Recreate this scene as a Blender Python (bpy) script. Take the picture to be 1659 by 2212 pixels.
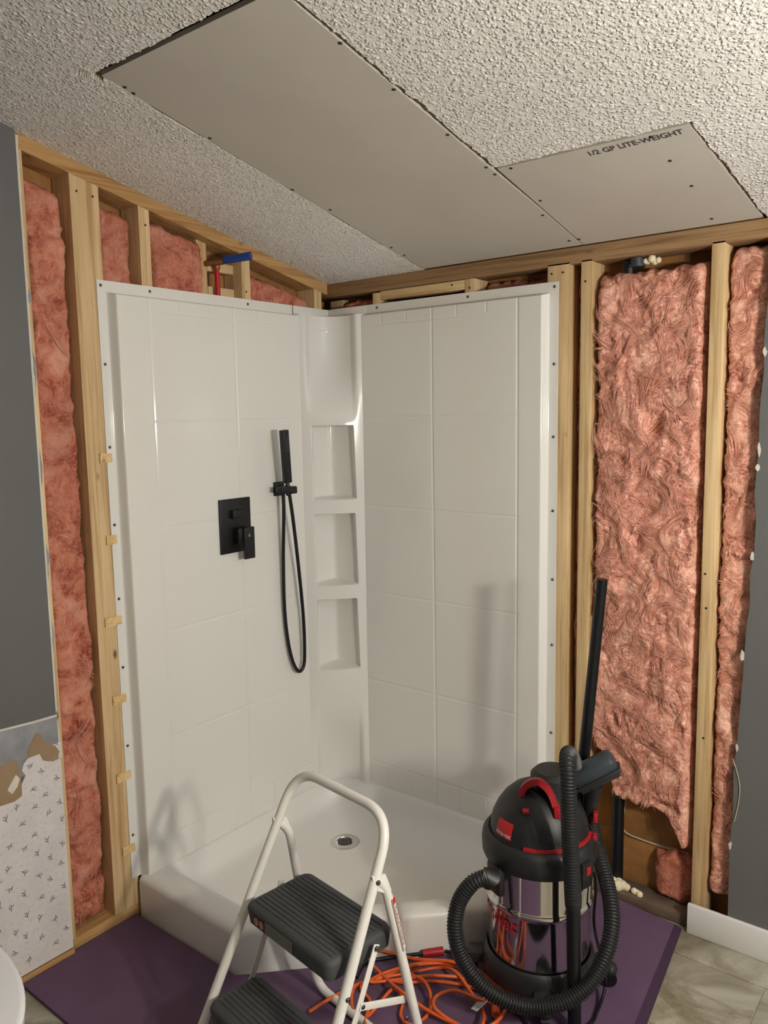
import bpy, bmesh, math, random
import numpy as np
from mathutils import Vector, Matrix, noise

for o in list(bpy.data.objects): bpy.data.objects.remove(o)
C = bpy.context.scene.collection
S = bpy.context.scene
random.seed(5)
PI = math.pi

# ------------------------------------------------------------------ camera, world, exposure
CAM = (2.107, -2.339, 1.565); ROT = (1.4474, 0.01734, 0.6667); FPX = 1726.8; W, H = 1659, 2212
cam = bpy.data.cameras.new('camera'); camo = bpy.data.objects.new('camera', cam); C.objects.link(camo)
camo.location = CAM; camo.rotation_euler = ROT
cam.sensor_fit = 'VERTICAL'; cam.sensor_height = 24.0; cam.lens = 24.0 * FPX / H; cam.clip_start = 0.02
S.camera = camo
S.view_settings.view_transform = 'Standard'; S.view_settings.look = 'None'
S.view_settings.gamma = 1.0; S.view_settings.use_curve_mapping = False
S.view_settings.exposure = 0.42
world = bpy.data.worlds.new('world'); S.world = world; world.use_nodes = True
world.node_tree.nodes['Background'].inputs[0].default_value = (0.55, 0.7, 1.0, 1)
world.node_tree.nodes['Background'].inputs[1].default_value = 0.6
BULB_E = 640.0            # radiance of the two vanity bulbs
BULBS = [(2.85, -1.28, 1.52), (2.85, -1.50, 1.53)]
SKY_W = 6.5             # daylight coming in at the window
SLOPE = 0.213; CZ = 2.057
XR, YF = 2.95, -3.3      # far wall beside the vanity, wall behind the photographer

def make_area(name, loc, rot, sx, sy, power, col):
    l = bpy.data.lights.new(name, 'AREA'); l.shape = 'RECTANGLE'; l.size = sx; l.size_y = sy
    l.energy = power; l.color = col
    o = bpy.data.objects.new(name, l); C.objects.link(o); o.location = loc; o.rotation_euler = rot
    return o
# daylight entering through window_1 in the wall beside the vanity
make_area('window_daylight', (XR + 0.02, -0.55, 1.72), (0, math.radians(90), 0), 0.80, 0.55, SKY_W, (0.62, 0.78, 1.0))

# ------------------------------------------------------------------ pixel -> point on a known plane
RM = camo.rotation_euler.to_matrix(); CV = Vector(CAM)
def ray(u): return RM @ Vector(((u[0] - W/2)/FPX, -(u[1] - H/2)/FPX, -1.0))
def onpl(u, p, n):
    d = ray(u); n = Vector(n); return CV + d * ((Vector(p) - CV).dot(n) / d.dot(n))
def onX(u, x=0.0): return onpl(u, (x, 0, 0), (1, 0, 0))
def onY(u, y=0.0): return onpl(u, (0, y, 0), (0, 1, 0))
def onZ(u, z=0.0): return onpl(u, (0, 0, z), (0, 0, 1))

# ------------------------------------------------------------------ materials
def lin(r, g, b):
    f = lambda v: (v/12.92 if v <= 0.04045 else ((v + 0.055)/1.055)**2.4)
    return (f(r/255), f(g/255), f(b/255), 1)
class NT:
    def __init__(s, name):
        s.m = bpy.data.materials.new(name); s.m.use_nodes = True; s.t = s.m.node_tree
        s.b = s.t.nodes['Principled BSDF']
    def n(s, typ, **kw):
        nd = s.t.nodes.new(typ)
        for k, v in kw.items():
            if k in nd.inputs: nd.inputs[k].default_value = v
            else: setattr(nd, k, v)
        return nd
    def l(s, a, b): s.t.links.new(a, b)
    def coords(s, scale=(1, 1, 1), rnd=False):
        tc = s.n('ShaderNodeTexCoord'); mp = s.n('ShaderNodeMapping'); mp.inputs['Scale'].default_value = scale
        s.l(tc.outputs['Object'], mp.inputs['Vector'])
        if rnd:
            oi = s.n('ShaderNodeObjectInfo'); cx = s.n('ShaderNodeCombineXYZ'); ml = s.n('ShaderNodeMath', operation='MULTIPLY'); ml.inputs[1].default_value = 37.0
            s.l(oi.outputs['Random'], ml.inputs[0])
            for i in range(3): s.l(ml.outputs[0], cx.inputs[i])
            s.l(cx.outputs[0], mp.inputs['Location'])
        return mp.outputs['Vector']
    def noise(s, vec, scale, detail=4, rough=0.55, dist=0.0):
        nd = s.n('ShaderNodeTexNoise'); nd.inputs['Scale'].default_value = scale; nd.inputs['Detail'].default_value = detail
        nd.inputs['Roughness'].default_value = rough; nd.inputs['Distortion'].default_value = dist
        if vec is not None: s.l(vec, nd.inputs['Vector'])
        return nd.outputs['Fac']
    def ramp(s, fac, stops, interp='LINEAR'):
        r = s.n('ShaderNodeValToRGB'); r.color_ramp.interpolation = interp
        e = r.color_ramp.elements
        while len(e) < len(stops): e.new(0.5)
        for el, (p, c) in zip(e, stops): el.position = p; el.color = c
        s.l(fac, r.inputs[0]); return r.outputs['Color']
    def mix(s, fac, a, b, typ='MIX'):
        m = s.n('ShaderNodeMix', data_type='RGBA', blend_type=typ)
        for k, v in ((0, fac), (6, a), (7, b)):
            if hasattr(v, 'is_output'): s.l(v, m.inputs[k])
            else: m.inputs[k].default_value = v
        return m.outputs[2]
    def bump(s, h, strength=0.5, dist=0.002, prev=None):
        b = s.n('ShaderNodeBump'); b.inputs['Strength'].default_value = strength; b.inputs['Distance'].default_value = dist
        s.l(h, b.inputs['Height'])
        if prev is not None: s.l(prev, b.inputs['Normal'])
        s.l(b.outputs['Normal'], s.b.inputs['Normal']); return b.outputs['Normal']
    def col(s, c):
        if hasattr(c, 'is_output'): s.l(c, s.b.inputs['Base Color'])
        else: s.b.inputs['Base Color'].default_value = c
    def set(s, **kw):
        for k, v in kw.items(): s.b.inputs[k.replace('_', ' ')].default_value = v
        return s
M = {}
def plain(name, col, rough=0.5, metal=0.0, var=0.0, bump=0.0, bscale=200.0, spec=0.5):
    t = NT(name)
    t.set(Roughness=rough, Metallic=metal); t.b.inputs['Specular IOR Level'].default_value = spec
    if var or bump:
        v = t.coords(rnd=True)
    if var:
        f = t.noise(v, 9.0, 6, 0.6)
        dk = tuple(x*(1 - var) for x in col[:3]) + (1,); lt = tuple(min(1, x*(1 + var)) for x in col[:3]) + (1,)
        t.col(t.ramp(f, [(0.3, dk), (0.7, lt)]))
    else: t.col(col)
    if bump: t.bump(t.noise(v, bscale, 4, 0.6), bump, 0.001)
    M[name] = t.m; return t.m

def wood(name, axis, c1, c2, knot=(0.16, 0.08, 0.035, 1)):
    t = NT(name); sc = [70, 70, 70]; sc[axis] = 2.2
    v = t.coords(tuple(sc), True)
    g = t.noise(v, 1.0, 5, 0.6, 0.6)
    base = t.ramp(g, [(0.33, c2), (0.52, c1), (0.72, tuple(min(1, x*1.12) for x in c1[:3]) + (1,))])
    s2 = [9, 9, 9]; s2[axis] = 2.5
    v2 = t.coords(tuple(s2), True)
    big = t.ramp(t.noise(v2, 1.0, 3, 0.5), [(0.3, (0.82, 0.78, 0.72, 1)), (0.65, (1, 1, 1, 1))])
    base = t.mix(1.0, base, big, 'MULTIPLY')
    vo = t.n('ShaderNodeTexVoronoi'); vo.inputs['Scale'].default_value = 1.0
    s3 = [11, 11, 11]; s3[axis] = 5
    t.l(t.coords(tuple(s3), True), vo.inputs['Vector'])
    kf = t.ramp(vo.outputs['Distance'], [(0.035, (1, 1, 1, 1)), (0.10, (0, 0, 0, 1))])
    t.col(t.mix(kf, base, knot)); t.set(Roughness=0.72); t.bump(g, 0.25, 0.0015)
    M[name] = t.m
PINE, PINE2 = lin(214, 186, 142), lin(186, 152, 106)
wood('pine_z', 2, PINE, PINE2); wood('pine_y', 1, PINE, PINE2); wood('pine_x', 0, PINE, PINE2)
wood('old_pine_x', 0, lin(156, 124, 88), lin(120, 90, 60)); wood('old_pine_y', 1, lin(190, 150, 98), lin(156, 114, 66))
wood('shim_pine', 0, lin(226, 196, 142), lin(205, 168, 112))
plain('sheathing_brown', lin(150, 106, 58), 0.8, var=0.35, bump=0.4, bscale=60)

t = NT('popcorn'); v = t.coords()
t.col(t.ramp(t.noise(v, 3.0, 5), [(0.3, lin(222, 218, 214)), (0.7, lin(232, 228, 225))])); t.set(Roughness=0.9)
wn = t.n('ShaderNodeTexNoise'); wn.inputs['Scale'].default_value = 90; t.l(v, wn.inputs['Vector'])
wa_ = t.n('ShaderNodeVectorMath', operation='MULTIPLY_ADD'); t.l(wn.outputs['Color'], wa_.inputs[0]); wa_.inputs[1].default_value = (0.009, 0.009, 0.009); t.l(v, wa_.inputs[2])
def dots(scale, hi):
    vo = t.n('ShaderNodeTexVoronoi'); vo.inputs['Scale'].default_value = scale; t.l(wa_.outputs[0], vo.inputs['Vector'])
    return t.ramp(vo.outputs['Distance'], [(0.0, (1, 1, 1, 1)), (hi*0.45, (0.75, 0.75, 0.75, 1)), (hi, (0, 0, 0, 1))])
nb = t.bump(dots(105, 0.5), 0.8, 0.0042); t.bump(dots(190, 0.5), 0.6, 0.0018, nb); M['popcorn'] = t.m

t = NT('drywall_face'); v = t.coords()
t.col(t.ramp(t.noise(v, 4.0, 6), [(0.3, lin(186, 180, 171)), (0.7, lin(193, 187, 178))])); t.set(Roughness=0.85)
t.bump(t.noise(v, 500, 3), 0.15, 0.0006); M['drywall_face'] = t.m
plain('gypsum', lin(206, 200, 190), 0.9, var=0.12, bump=0.5, bscale=150)
plain('ink', lin(60, 56, 66), 0.8)
plain('screw_black', lin(22, 20, 20), 0.5)
plain('void_shade', lin(40, 30, 22), 0.95)  # dark colour stands in for the shade behind the ceiling gaps

t = NT('grey_paint'); v = t.coords()
t.col(t.ramp(t.noise(v, 2.0, 5), [(0.3, lin(94, 94, 94)), (0.7, lin(99, 99, 99))])); t.set(Roughness=0.62)
t.bump(t.noise(v, 240, 3), 0.12, 0.001); M['grey_paint'] = t.m

t = NT('acrylic'); v = t.coords(); t.set(Roughness=0.1)
t.col((0.755, 0.742, 0.705, 1)); t.b.inputs['Specular IOR Level'].default_value = 0.5
t.bump(t.noise(v, 5.0, 2), 0.10, 0.006); M['acrylic'] = t.m
t = NT('acrylic_pan'); v = t.coords(); t.set(Roughness=0.32)
t.col((0.74, 0.725, 0.70, 1)); t.bump(t.noise(v, 700, 2), 0.08, 0.0006); M['acrylic_pan'] = t.m
plain('groove_caulk', lin(150, 40, 25), 0.6)

def pink(name, a, b, c_, sk=0.33):
    t = NT(name); v = t.coords()
    def warp(vec, sc, amt, det=2):
        wn = t.n('ShaderNodeTexNoise'); wn.inputs['Scale'].default_value = sc; wn.inputs['Detail'].default_value = det; t.l(vec, wn.inputs['Vector'])
        add = t.n('ShaderNodeVectorMath', operation='MULTIPLY_ADD'); t.l(wn.outputs['Color'], add.inputs[0]); add.inputs[1].default_value = (amt,)*3; t.l(vec, add.inputs[2])
        return add.outputs[0]
    def strand(vec, scale, lo, hi):                       # thin bright filaments where a warped noise crosses its mean
        n_ = t.noise(vec, scale, 2.0, 0.5); m1 = t.n('ShaderNodeMath', operation='SUBTRACT'); t.l(n_, m1.inputs[0]); m1.inputs[1].default_value = 0.5
        m2 = t.n('ShaderNodeMath', operation='ABSOLUTE'); t.l(m1.outputs[0], m2.inputs[0])
        return t.ramp(m2.outputs[0], [(lo, (1, 1, 1, 1)), (hi, (0, 0, 0, 1))])
    w1 = warp(v, 8, 0.12); w2 = warp(w1, 30, 0.02)
    f1 = t.noise(w1, 14, 7, 0.6); f2 = t.noise(v, 5, 3, 0.5)
    c1 = t.ramp(f1, [(0.34, b), (0.5, a), (0.66, c_)])
    c2 = t.ramp(f2, [(0.32, (0.72, 0.62, 0.60, 1)), (0.62, (1, 1, 1, 1))])
    cc = t.mix(1.0, c1, c2, 'MULTIPLY')
    mp1 = t.n('ShaderNodeMapping'); mp1.inputs['Scale'].default_value = (1, 1, 0.35); mp1.inputs['Rotation'].default_value = (0.5, 0.7, 0.3); t.l(w2, mp1.inputs['Vector'])
    mp2 = t.n('ShaderNodeMapping'); mp2.inputs['Scale'].default_value = (0.35, 0.35, 1); mp2.inputs['Rotation'].default_value = (-0.4, 0.5, 0.9); t.l(w2, mp2.inputs['Vector'])
    s1 = strand(mp1.outputs[0], 34, 0.004, 0.05); s2 = strand(mp2.outputs[0], 46, 0.004, 0.05); s3 = strand(w1, 60, 0.0, 0.08)
    sm = t.mix(1.0, t.mix(0.8, s1, s2, 'ADD'), s3, 'ADD')
    k = t.n('ShaderNodeMath', operation='MULTIPLY'); t.l(sm, k.inputs[0]); k.inputs[1].default_value = sk
    t.col(t.mix(k.outputs[0], cc, tuple(min(1, x*1.25) for x in c_[:3])+(1,)))
    t.set(Roughness=0.95); t.b.inputs['Specular IOR Level'].default_value = 0.1
    nb = t.bump(f1, 0.22, 0.008); nb = t.bump(t.noise(w2, 150, 6, 0.75), 0.45, 0.0022, nb); t.bump(sm, 0.35, 0.002, nb)
    M[name] = t.m
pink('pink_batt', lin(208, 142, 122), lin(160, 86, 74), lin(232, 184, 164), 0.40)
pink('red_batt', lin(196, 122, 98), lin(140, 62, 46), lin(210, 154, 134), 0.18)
plain('pink_fiber', lin(228, 168, 146), 0.9)

t = NT('purple_board'); v = t.coords()
f = t.noise(v, 5.0, 8, 0.65); f2 = t.noise(v, 160, 3, 0.6)
c1 = t.ramp(f, [(0.3, lin(86, 63, 88)), (0.7, lin(98, 74, 100))])
t.col(t.mix(t.ramp(f2, [(0.66, (0, 0, 0, 1)), (0.8, (0.35, 0.35, 0.35, 1))]), c1, lin(140, 118, 140))); t.set(Roughness=0.8)
t.bump(f2, 0.2, 0.0008); M['purple_board'] = t.m

plain('purple_edge', lin(58, 36, 60), 0.85, var=0.1)
plain('dirty_wood', lin(96, 80, 66), 0.9, var=0.35, bump=0.4, bscale=80)
plain('pale_paint', lin(128, 126, 124), 0.7)
t = NT('stone_tile'); v = t.coords(rnd=True)
f = t.noise(v, 4.5, 8, 0.62, 1.0); f2 = t.noise(v, 1.6, 6, 0.6, 1.6); 
c1 = t.ramp(f, [(0.28, lin(112, 104, 84)), (0.45, lin(146, 140, 122)), (0.60, lin(178, 174, 160)), (0.75, lin(132, 118, 90))])
vein = t.ramp(f2, [(0.46, (1, 1, 1, 1)), (0.5, (0.62, 0.58, 0.52, 1)), (0.54, (1, 1, 1, 1))])
t.col(t.mix(0.8, c1, vein, 'MULTIPLY')); t.set(Roughness=0.42); t.bump(f, 0.15, 0.003); M['stone_tile'] = t.m
plain('grout', lin(176, 168, 152), 0.9, var=0.1)

t = NT('black_plastic'); v = t.coords(rnd=True); t.set(Roughness=0.48)
d = t.noise(v, 14, 6, 0.65)
t.col(t.ramp(d, [(0.42, lin(26, 26, 28)), (0.75, lin(44, 44, 43))])); t.bump(t.noise(v, 600, 2), 0.1, 0.0005); M['black_plastic'] = t.m
plain('hose_black', lin(30, 30, 31), 0.5)
plain('matte_black', lin(9, 11, 15), 0.4)
plain('grey_plastic', lin(52, 58, 66), 0.42, var=0.25)
plain('step_grey', lin(64, 66, 67), 0.7, var=0.18, bump=0.4, bscale=120)
plain('red_plastic', lin(158, 24, 34), 0.45)
plain('red_print', lin(190, 30, 34), 0.5)
plain('white_print', lin(222, 216, 210), 0.6)
plain('orange_print', lin(196, 128, 92), 0.6)
plain('grey_print', lin(108, 110, 108), 0.6)
t = NT('steel_drum'); t.col((0.72, 0.70, 0.68, 1)); t.set(Metallic=1.0, Roughness=0.09)
v = t.coords((1, 1, 0.1)); t.bump(t.noise(v, 9, 2), 0.06, 0.004); M['steel_drum'] = t.m
plain('screw_steel', lin(120, 118, 118), 0.35, 1.0)
plain('chrome', (0.7, 0.69, 0.66, 1), 0.22, 1.0)
t = NT('white_enamel'); v = t.coords(); t.set(Roughness=0.3)
dirt = t.ramp(t.noise(v, 22, 8, 0.7), [(0.62, (0, 0, 0, 1)), (0.78, (0.5, 0.5, 0.5, 1))])
t.col(t.mix(dirt, (0.80, 0.775, 0.73, 1), lin(150, 138, 124))); M['white_enamel'] = t.m
plain('orange_cord', lin(214, 92, 34), 0.45, var=0.08)
plain('pex_red', lin(178, 22, 34), 0.4)
plain('cap_blue', lin(24, 66, 140), 0.4)
plain('brass', lin(150, 110, 66), 0.45, 0.8)
plain('porcelain', lin(236, 236, 238), 0.12)
plain('foam', lin(226, 214, 180), 0.75, var=0.08, bump=0.5, bscale=90)
plain('cable_white', lin(196, 184, 160), 0.6)
plain('white_trim', lin(226, 224, 224), 0.45)
plain('paper_tan', lin(150, 126, 98), 0.9, var=0.12)
plain('paper_grey', lin(140, 140, 144), 0.85, var=0.3, bump=0.6, bscale=70)
plain('wallpaper', lin(214, 208, 206), 0.8, var=0.07)
plain('leaf_dark', lin(104, 100, 112), 0.8)
plain('leaf_pale', lin(198, 192, 191), 0.8)
plain('tag_white', lin(206, 202, 200), 0.7)
for gn, ge in (('bulb_glow', BULB_E), ('bulb_glow_dim', BULB_E*0.5)):
    t = NT(gn); t.col((0.9, 0.9, 0.9, 1)); t.b.inputs['Emission Color'].default_value = (1.0, 0.93, 0.79, 1); t.b.inputs['Emission Strength'].default_value = ge; M[gn] = t.m
t = NT('window_glass'); t.set(Roughness=0.0, IOR=1.01); t.b.inputs['Transmission Weight'].default_value = 1.0; t.col((1, 1, 1, 1)); M['window_glass'] = t.m

# ------------------------------------------------------------------ mesh builder
class MB:
    def __init__(s): s.v = []; s.f = []
    def add(s, vs, fs):
        o = len(s.v); s.v += [tuple(p) for p in vs]; s.f += [tuple(i + o for i in f) for f in fs]; return s
    def box(s, x0, x1, y0, y1, z0, z1, bev=0.0):
        return s.obox(((x0+x1)/2, (y0+y1)/2, (z0+z1)/2), (1,0,0), (0,1,0), (0,0,1), abs(x1-x0)/2, abs(y1-y0)/2, abs(z1-z0)/2, bev)
    def obox(s, c, a, b, n, ha, hb, hn, bev=0.0):
        c, a, b, n = Vector(c), Vector(a).normalized(), Vector(b).normalized(), Vector(n).normalized()
        bm = bmesh.new(); bmesh.ops.create_cube(bm, size=2.0)
        for v in bm.verts: v.co = Vector((v.co.x*ha, v.co.y*hb, v.co.z*hn))
        if bev > 0: bmesh.ops.bevel(bm, geom=list(bm.edges), offset=bev, segments=2, profile=0.5, affect='EDGES')
        bm.verts.index_update()
        vs = [c + a*v.co.x + b*v.co.y + n*v.co.z for v in bm.verts]; fs = [[v.index for v in f.verts] for f in bm.faces]
        bm.free(); return s.add(vs, fs)
    def tube(s, pts, r, seg=10, closed=False, caps=True):
        P = [Vector(p) for p in pts]; n = len(P); rr = r if isinstance(r, (list, tuple)) else [r]*n
        T = []
        for i in range(n):
            a = P[(i-1) % n] if (closed or i > 0) else P[i]; b = P[(i+1) % n] if (closed or i < n-1) else P[i]
            T.append((b - a).normalized())
        u = T[0].orthogonal().normalized(); vs = []
        for i in range(n):
            u = (u - T[i]*u.dot(T[i])).normalized(); w = T[i].cross(u)
            for k in range(seg):
                an = 2*PI*k/seg; vs.append(P[i] + (u*math.cos(an) + w*math.sin(an))*rr[i])
        fs = []
        for i in range(n if closed else n-1):
            j = (i+1) % n
            for k in range(seg):
                k2 = (k+1) % seg; fs.append((i*seg+k, i*seg+k2, j*seg+k2, j*seg+k))
        if caps and not closed: fs.append(tuple(range(seg))[::-1]); fs.append(tuple((n-1)*seg + k for k in range(seg)))
        return s.add(vs, fs)
    def lathe(s, prof, cx, cy, seg=64, a0=0.0, a1=2*PI):
        full = abs(a1 - a0 - 2*PI) < 1e-6; m = seg if full else seg+1; vs = []; fs = []
        for r, z in prof:
            for k in range(m):
                an = a0 + (a1-a0)*k/seg; vs.append((cx + r*math.cos(an), cy + r*math.sin(an), z))
        for i in range(len(prof)-1):
            for k in range(seg):
                k2 = (k+1) % m; fs.append((i*m+k, i*m+k2, (i+1)*m+k2, (i+1)*m+k))
        return s.add(vs, fs)
    def loft(s, loops, cap0=False, cap1=False):
        n = len(loops[0]); vs = [p for L in loops for p in L]; fs = []
        for i in range(len(loops)-1):
            for k in range(n):
                k2 = (k+1) % n; fs.append((i*n+k, i*n+k2, (i+1)*n+k2, (i+1)*n+k))
        if cap0: fs.append(tuple(range(n))[::-1])
        if cap1: fs.append(tuple((len(loops)-1)*n + k for k in range(n)))
        return s.add(vs, fs)
    def grid(s, us, vs_, fn):
        nu = len(us); V = [fn(u, v) for v in vs_ for u in us]; F = []
        for j in range(len(vs_)-1):
            for i in range(nu-1):
                F.append((j*nu+i, j*nu+i+1, (j+1)*nu+i+1, (j+1)*nu+i))
        return s.add(V, F)
    def prism(s, poly, off):
        n = len(poly); off = Vector(off); vs = [Vector(p) for p in poly] + [Vector(p)+off for p in poly]
        fs = [tuple(range(n))[::-1], tuple(range(n, 2*n))] + [(k, (k+1) % n, n+(k+1) % n, n+k) for k in range(n)]
        return s.add(vs, fs)
    def sphere(s, c, r, su=16, sv=10, sc=(1, 1, 1)):
        vs = []; fs = []
        for j in range(sv+1):
            th = PI*j/sv
            for i in range(su):
                a = 2*PI*i/su; vs.append((c[0]+r*sc[0]*math.sin(th)*math.cos(a), c[1]+r*sc[1]*math.sin(th)*math.sin(a), c[2]+r*sc[2]*math.cos(th)))
        for j in range(sv):
            for i in range(su): fs.append((j*su+i, (j+1)*su+i, (j+1)*su+(i+1) % su, j*su+(i+1) % su))
        return s.add(vs, fs)

ORG = {}
def obj(name, mb, mat, parent=None, sharp=40, origin=None, recalc=True):
    if isinstance(mb, MB): vs, fs = mb.v, mb.f
    else: vs, fs = mb
    if parent is not None: org = Vector(ORG[parent.name])
    elif origin is not None: org = Vector(origin)
    else:
        A = np.array([tuple(p) for p in vs]); lo, hi = A.min(0), A.max(0); org = Vector(((lo[0]+hi[0])/2, (lo[1]+hi[1])/2, lo[2]))
    me = bpy.data.meshes.new(name); me.from_pydata([tuple(Vector(p)-org) for p in vs], [], fs)
    if recalc:
        bm = bmesh.new(); bm.from_mesh(me); bmesh.ops.remove_doubles(bm, verts=bm.verts, dist=1e-6)
        bmesh.ops.recalc_face_normals(bm, faces=bm.faces); bm.to_mesh(me); bm.free()
    me.materials.append(M[mat] if isinstance(mat, str) else mat)
    me.shade_smooth(); me.set_sharp_from_angle(angle=math.radians(sharp)); me.update()
    o = bpy.data.objects.new(name, me); C.objects.link(o)
    if parent is not None: o.parent = parent
    else: o.location = org
    ORG[o.name] = tuple(org); return o
def inst(name, me, parent, pos, rot=None):          # a part that shares mesh data
    o = bpy.data.objects.new(name, me); C.objects.link(o); o.parent = parent
    o.location = Vector(pos) - Vector(ORG[parent.name]); ORG[o.name] = tuple(pos)
    if rot is not None: o.rotation_euler = rot
    return o
def mesh_of(name, mb, mat, sharp=40):
    me = bpy.data.meshes.new(name); me.from_pydata([tuple(p) for p in mb.v], [], mb.f); me.materials.append(M[mat])
    bm = bmesh.new(); bm.from_mesh(me); bmesh.ops.recalc_face_normals(bm, faces=bm.faces); bm.to_mesh(me); bm.free()
    me.shade_smooth(); me.set_sharp_from_angle(angle=math.radians(sharp)); return me
def tag(o, label, cat, group=None):
    o['label'] = label; o['category'] = cat
    if group: o['group'] = group
    return o
def thing(name, label, cat, loc, group=None):
    o = bpy.data.objects.new(name, None); C.objects.link(o); o.location = loc; o.empty_display_size = 0.05
    ORG[o.name] = tuple(loc); return tag(o, label, cat, group)
def struct(o, label=None):
    o['kind'] = 'structure'
    if label: o['label'] = label
    return o
def smooth(a, b, x):
    t = min(1, max(0, (x-a)/(b-a))); return t*t*(3-2*t)
def spline(P, n=8, closed=False):
    P = [Vector(p) for p in P]; out = []; m = len(P)
    for i in range(m if closed else m-1):
        g = (lambda k: P[k % m]) if closed else (lambda k: P[max(0, min(m-1, k))])
        p0, p1, p2, p3 = g(i-1), g(i), g(i+1), g(i+2)
        for k in range(n):
            t = k/n
            out.append(0.5*((2*p1) + (p2-p0)*t + (2*p0-5*p1+4*p2-p3)*t*t + (3*p1-p0-3*p2+p3)*t**3))
    if not closed: out.append(P[-1])
    return out
def resample(P, step):
    out = [P[0].copy()]; acc = 0.0
    for a, b in zip(P[:-1], P[1:]):
        L = (b-a).length; d = step-acc
        while d <= L and L > 0: out.append(a + (b-a)*(d/L)); d += step
        acc = L-(d-step)
    return out
def fillet(P, r, n=6):
    P = [Vector(p) for p in P]; out = [P[0]]
    for i in range(1, len(P)-1):
        a, b, c = P[i-1], P[i], P[i+1]; rr = r[i] if isinstance(r, dict) else r
        u = (a-b).normalized(); w = (c-b).normalized()
        for k in range(n+1):
            t = k/n; p = b+u*rr; q = b+w*rr
            out.append(p*(1-t)**2 + b*2*t*(1-t) + q*t*t)
    out.append(P[-1]); return out
def text_mesh(body, size, extrude=0.0, bold=False):
    cu = bpy.data.curves.new('lettering', 'FONT'); cu.body = body; cu.size = size; cu.extrude = extrude; cu.align_x = 'LEFT'; cu.resolution_u = 3
    if bold: cu.offset = size*0.015
    to = bpy.data.objects.new('lettering', cu); C.objects.link(to)
    me = bpy.data.meshes.new_from_object(to.evaluated_get(bpy.context.evaluated_depsgraph_get()))
    vs = [v.co.copy() for v in me.vertices]; fs = [tuple(p.vertices) for p in me.polygons]
    bpy.data.objects.remove(to); bpy.data.curves.remove(cu); bpy.data.meshes.remove(me)
    return vs, fs
def ceil_z(y): return CZ - SLOPE*y
CN = Vector((0, -SLOPE, -1)).normalized()           # ceiling normal, facing down into the room
def cpt(x, y, d=0.0): return Vector((x, y, ceil_z(y))) + CN*d

# ================================================================== STRUCTURE
FZ = -0.012
# floor: grout bed with separate stone tiles
fl = struct(obj('floor', MB().box(-0.1, XR+0.1, YF-0.1, 0.1, FZ-0.1, FZ-0.004), 'grout'), 'tiled bathroom floor with pale grout joints')
rowy = [-0.017 + 0.0]; y = -0.137
rows = [(-0.137, 0.0)]
while y > YF: rows.append((y-0.305, y)); y -= 0.305
for ri, (ya, yb) in enumerate(rows):
    x = (1.662 if ri % 2 else 1.357) - 0.61*3
    while x < XR:
        xa, xb = max(x, 0.0), min(x+0.61, XR)
        if xb-xa > 0.05 and max(ya, YF) < yb-0.03:
            obj('tile', MB().box(xa+0.002, xb-0.002, max(ya, YF)+0.002, yb-0.002, FZ-0.008, FZ, 0.0012), 'stone_tile', fl)
        x += 0.61

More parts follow.
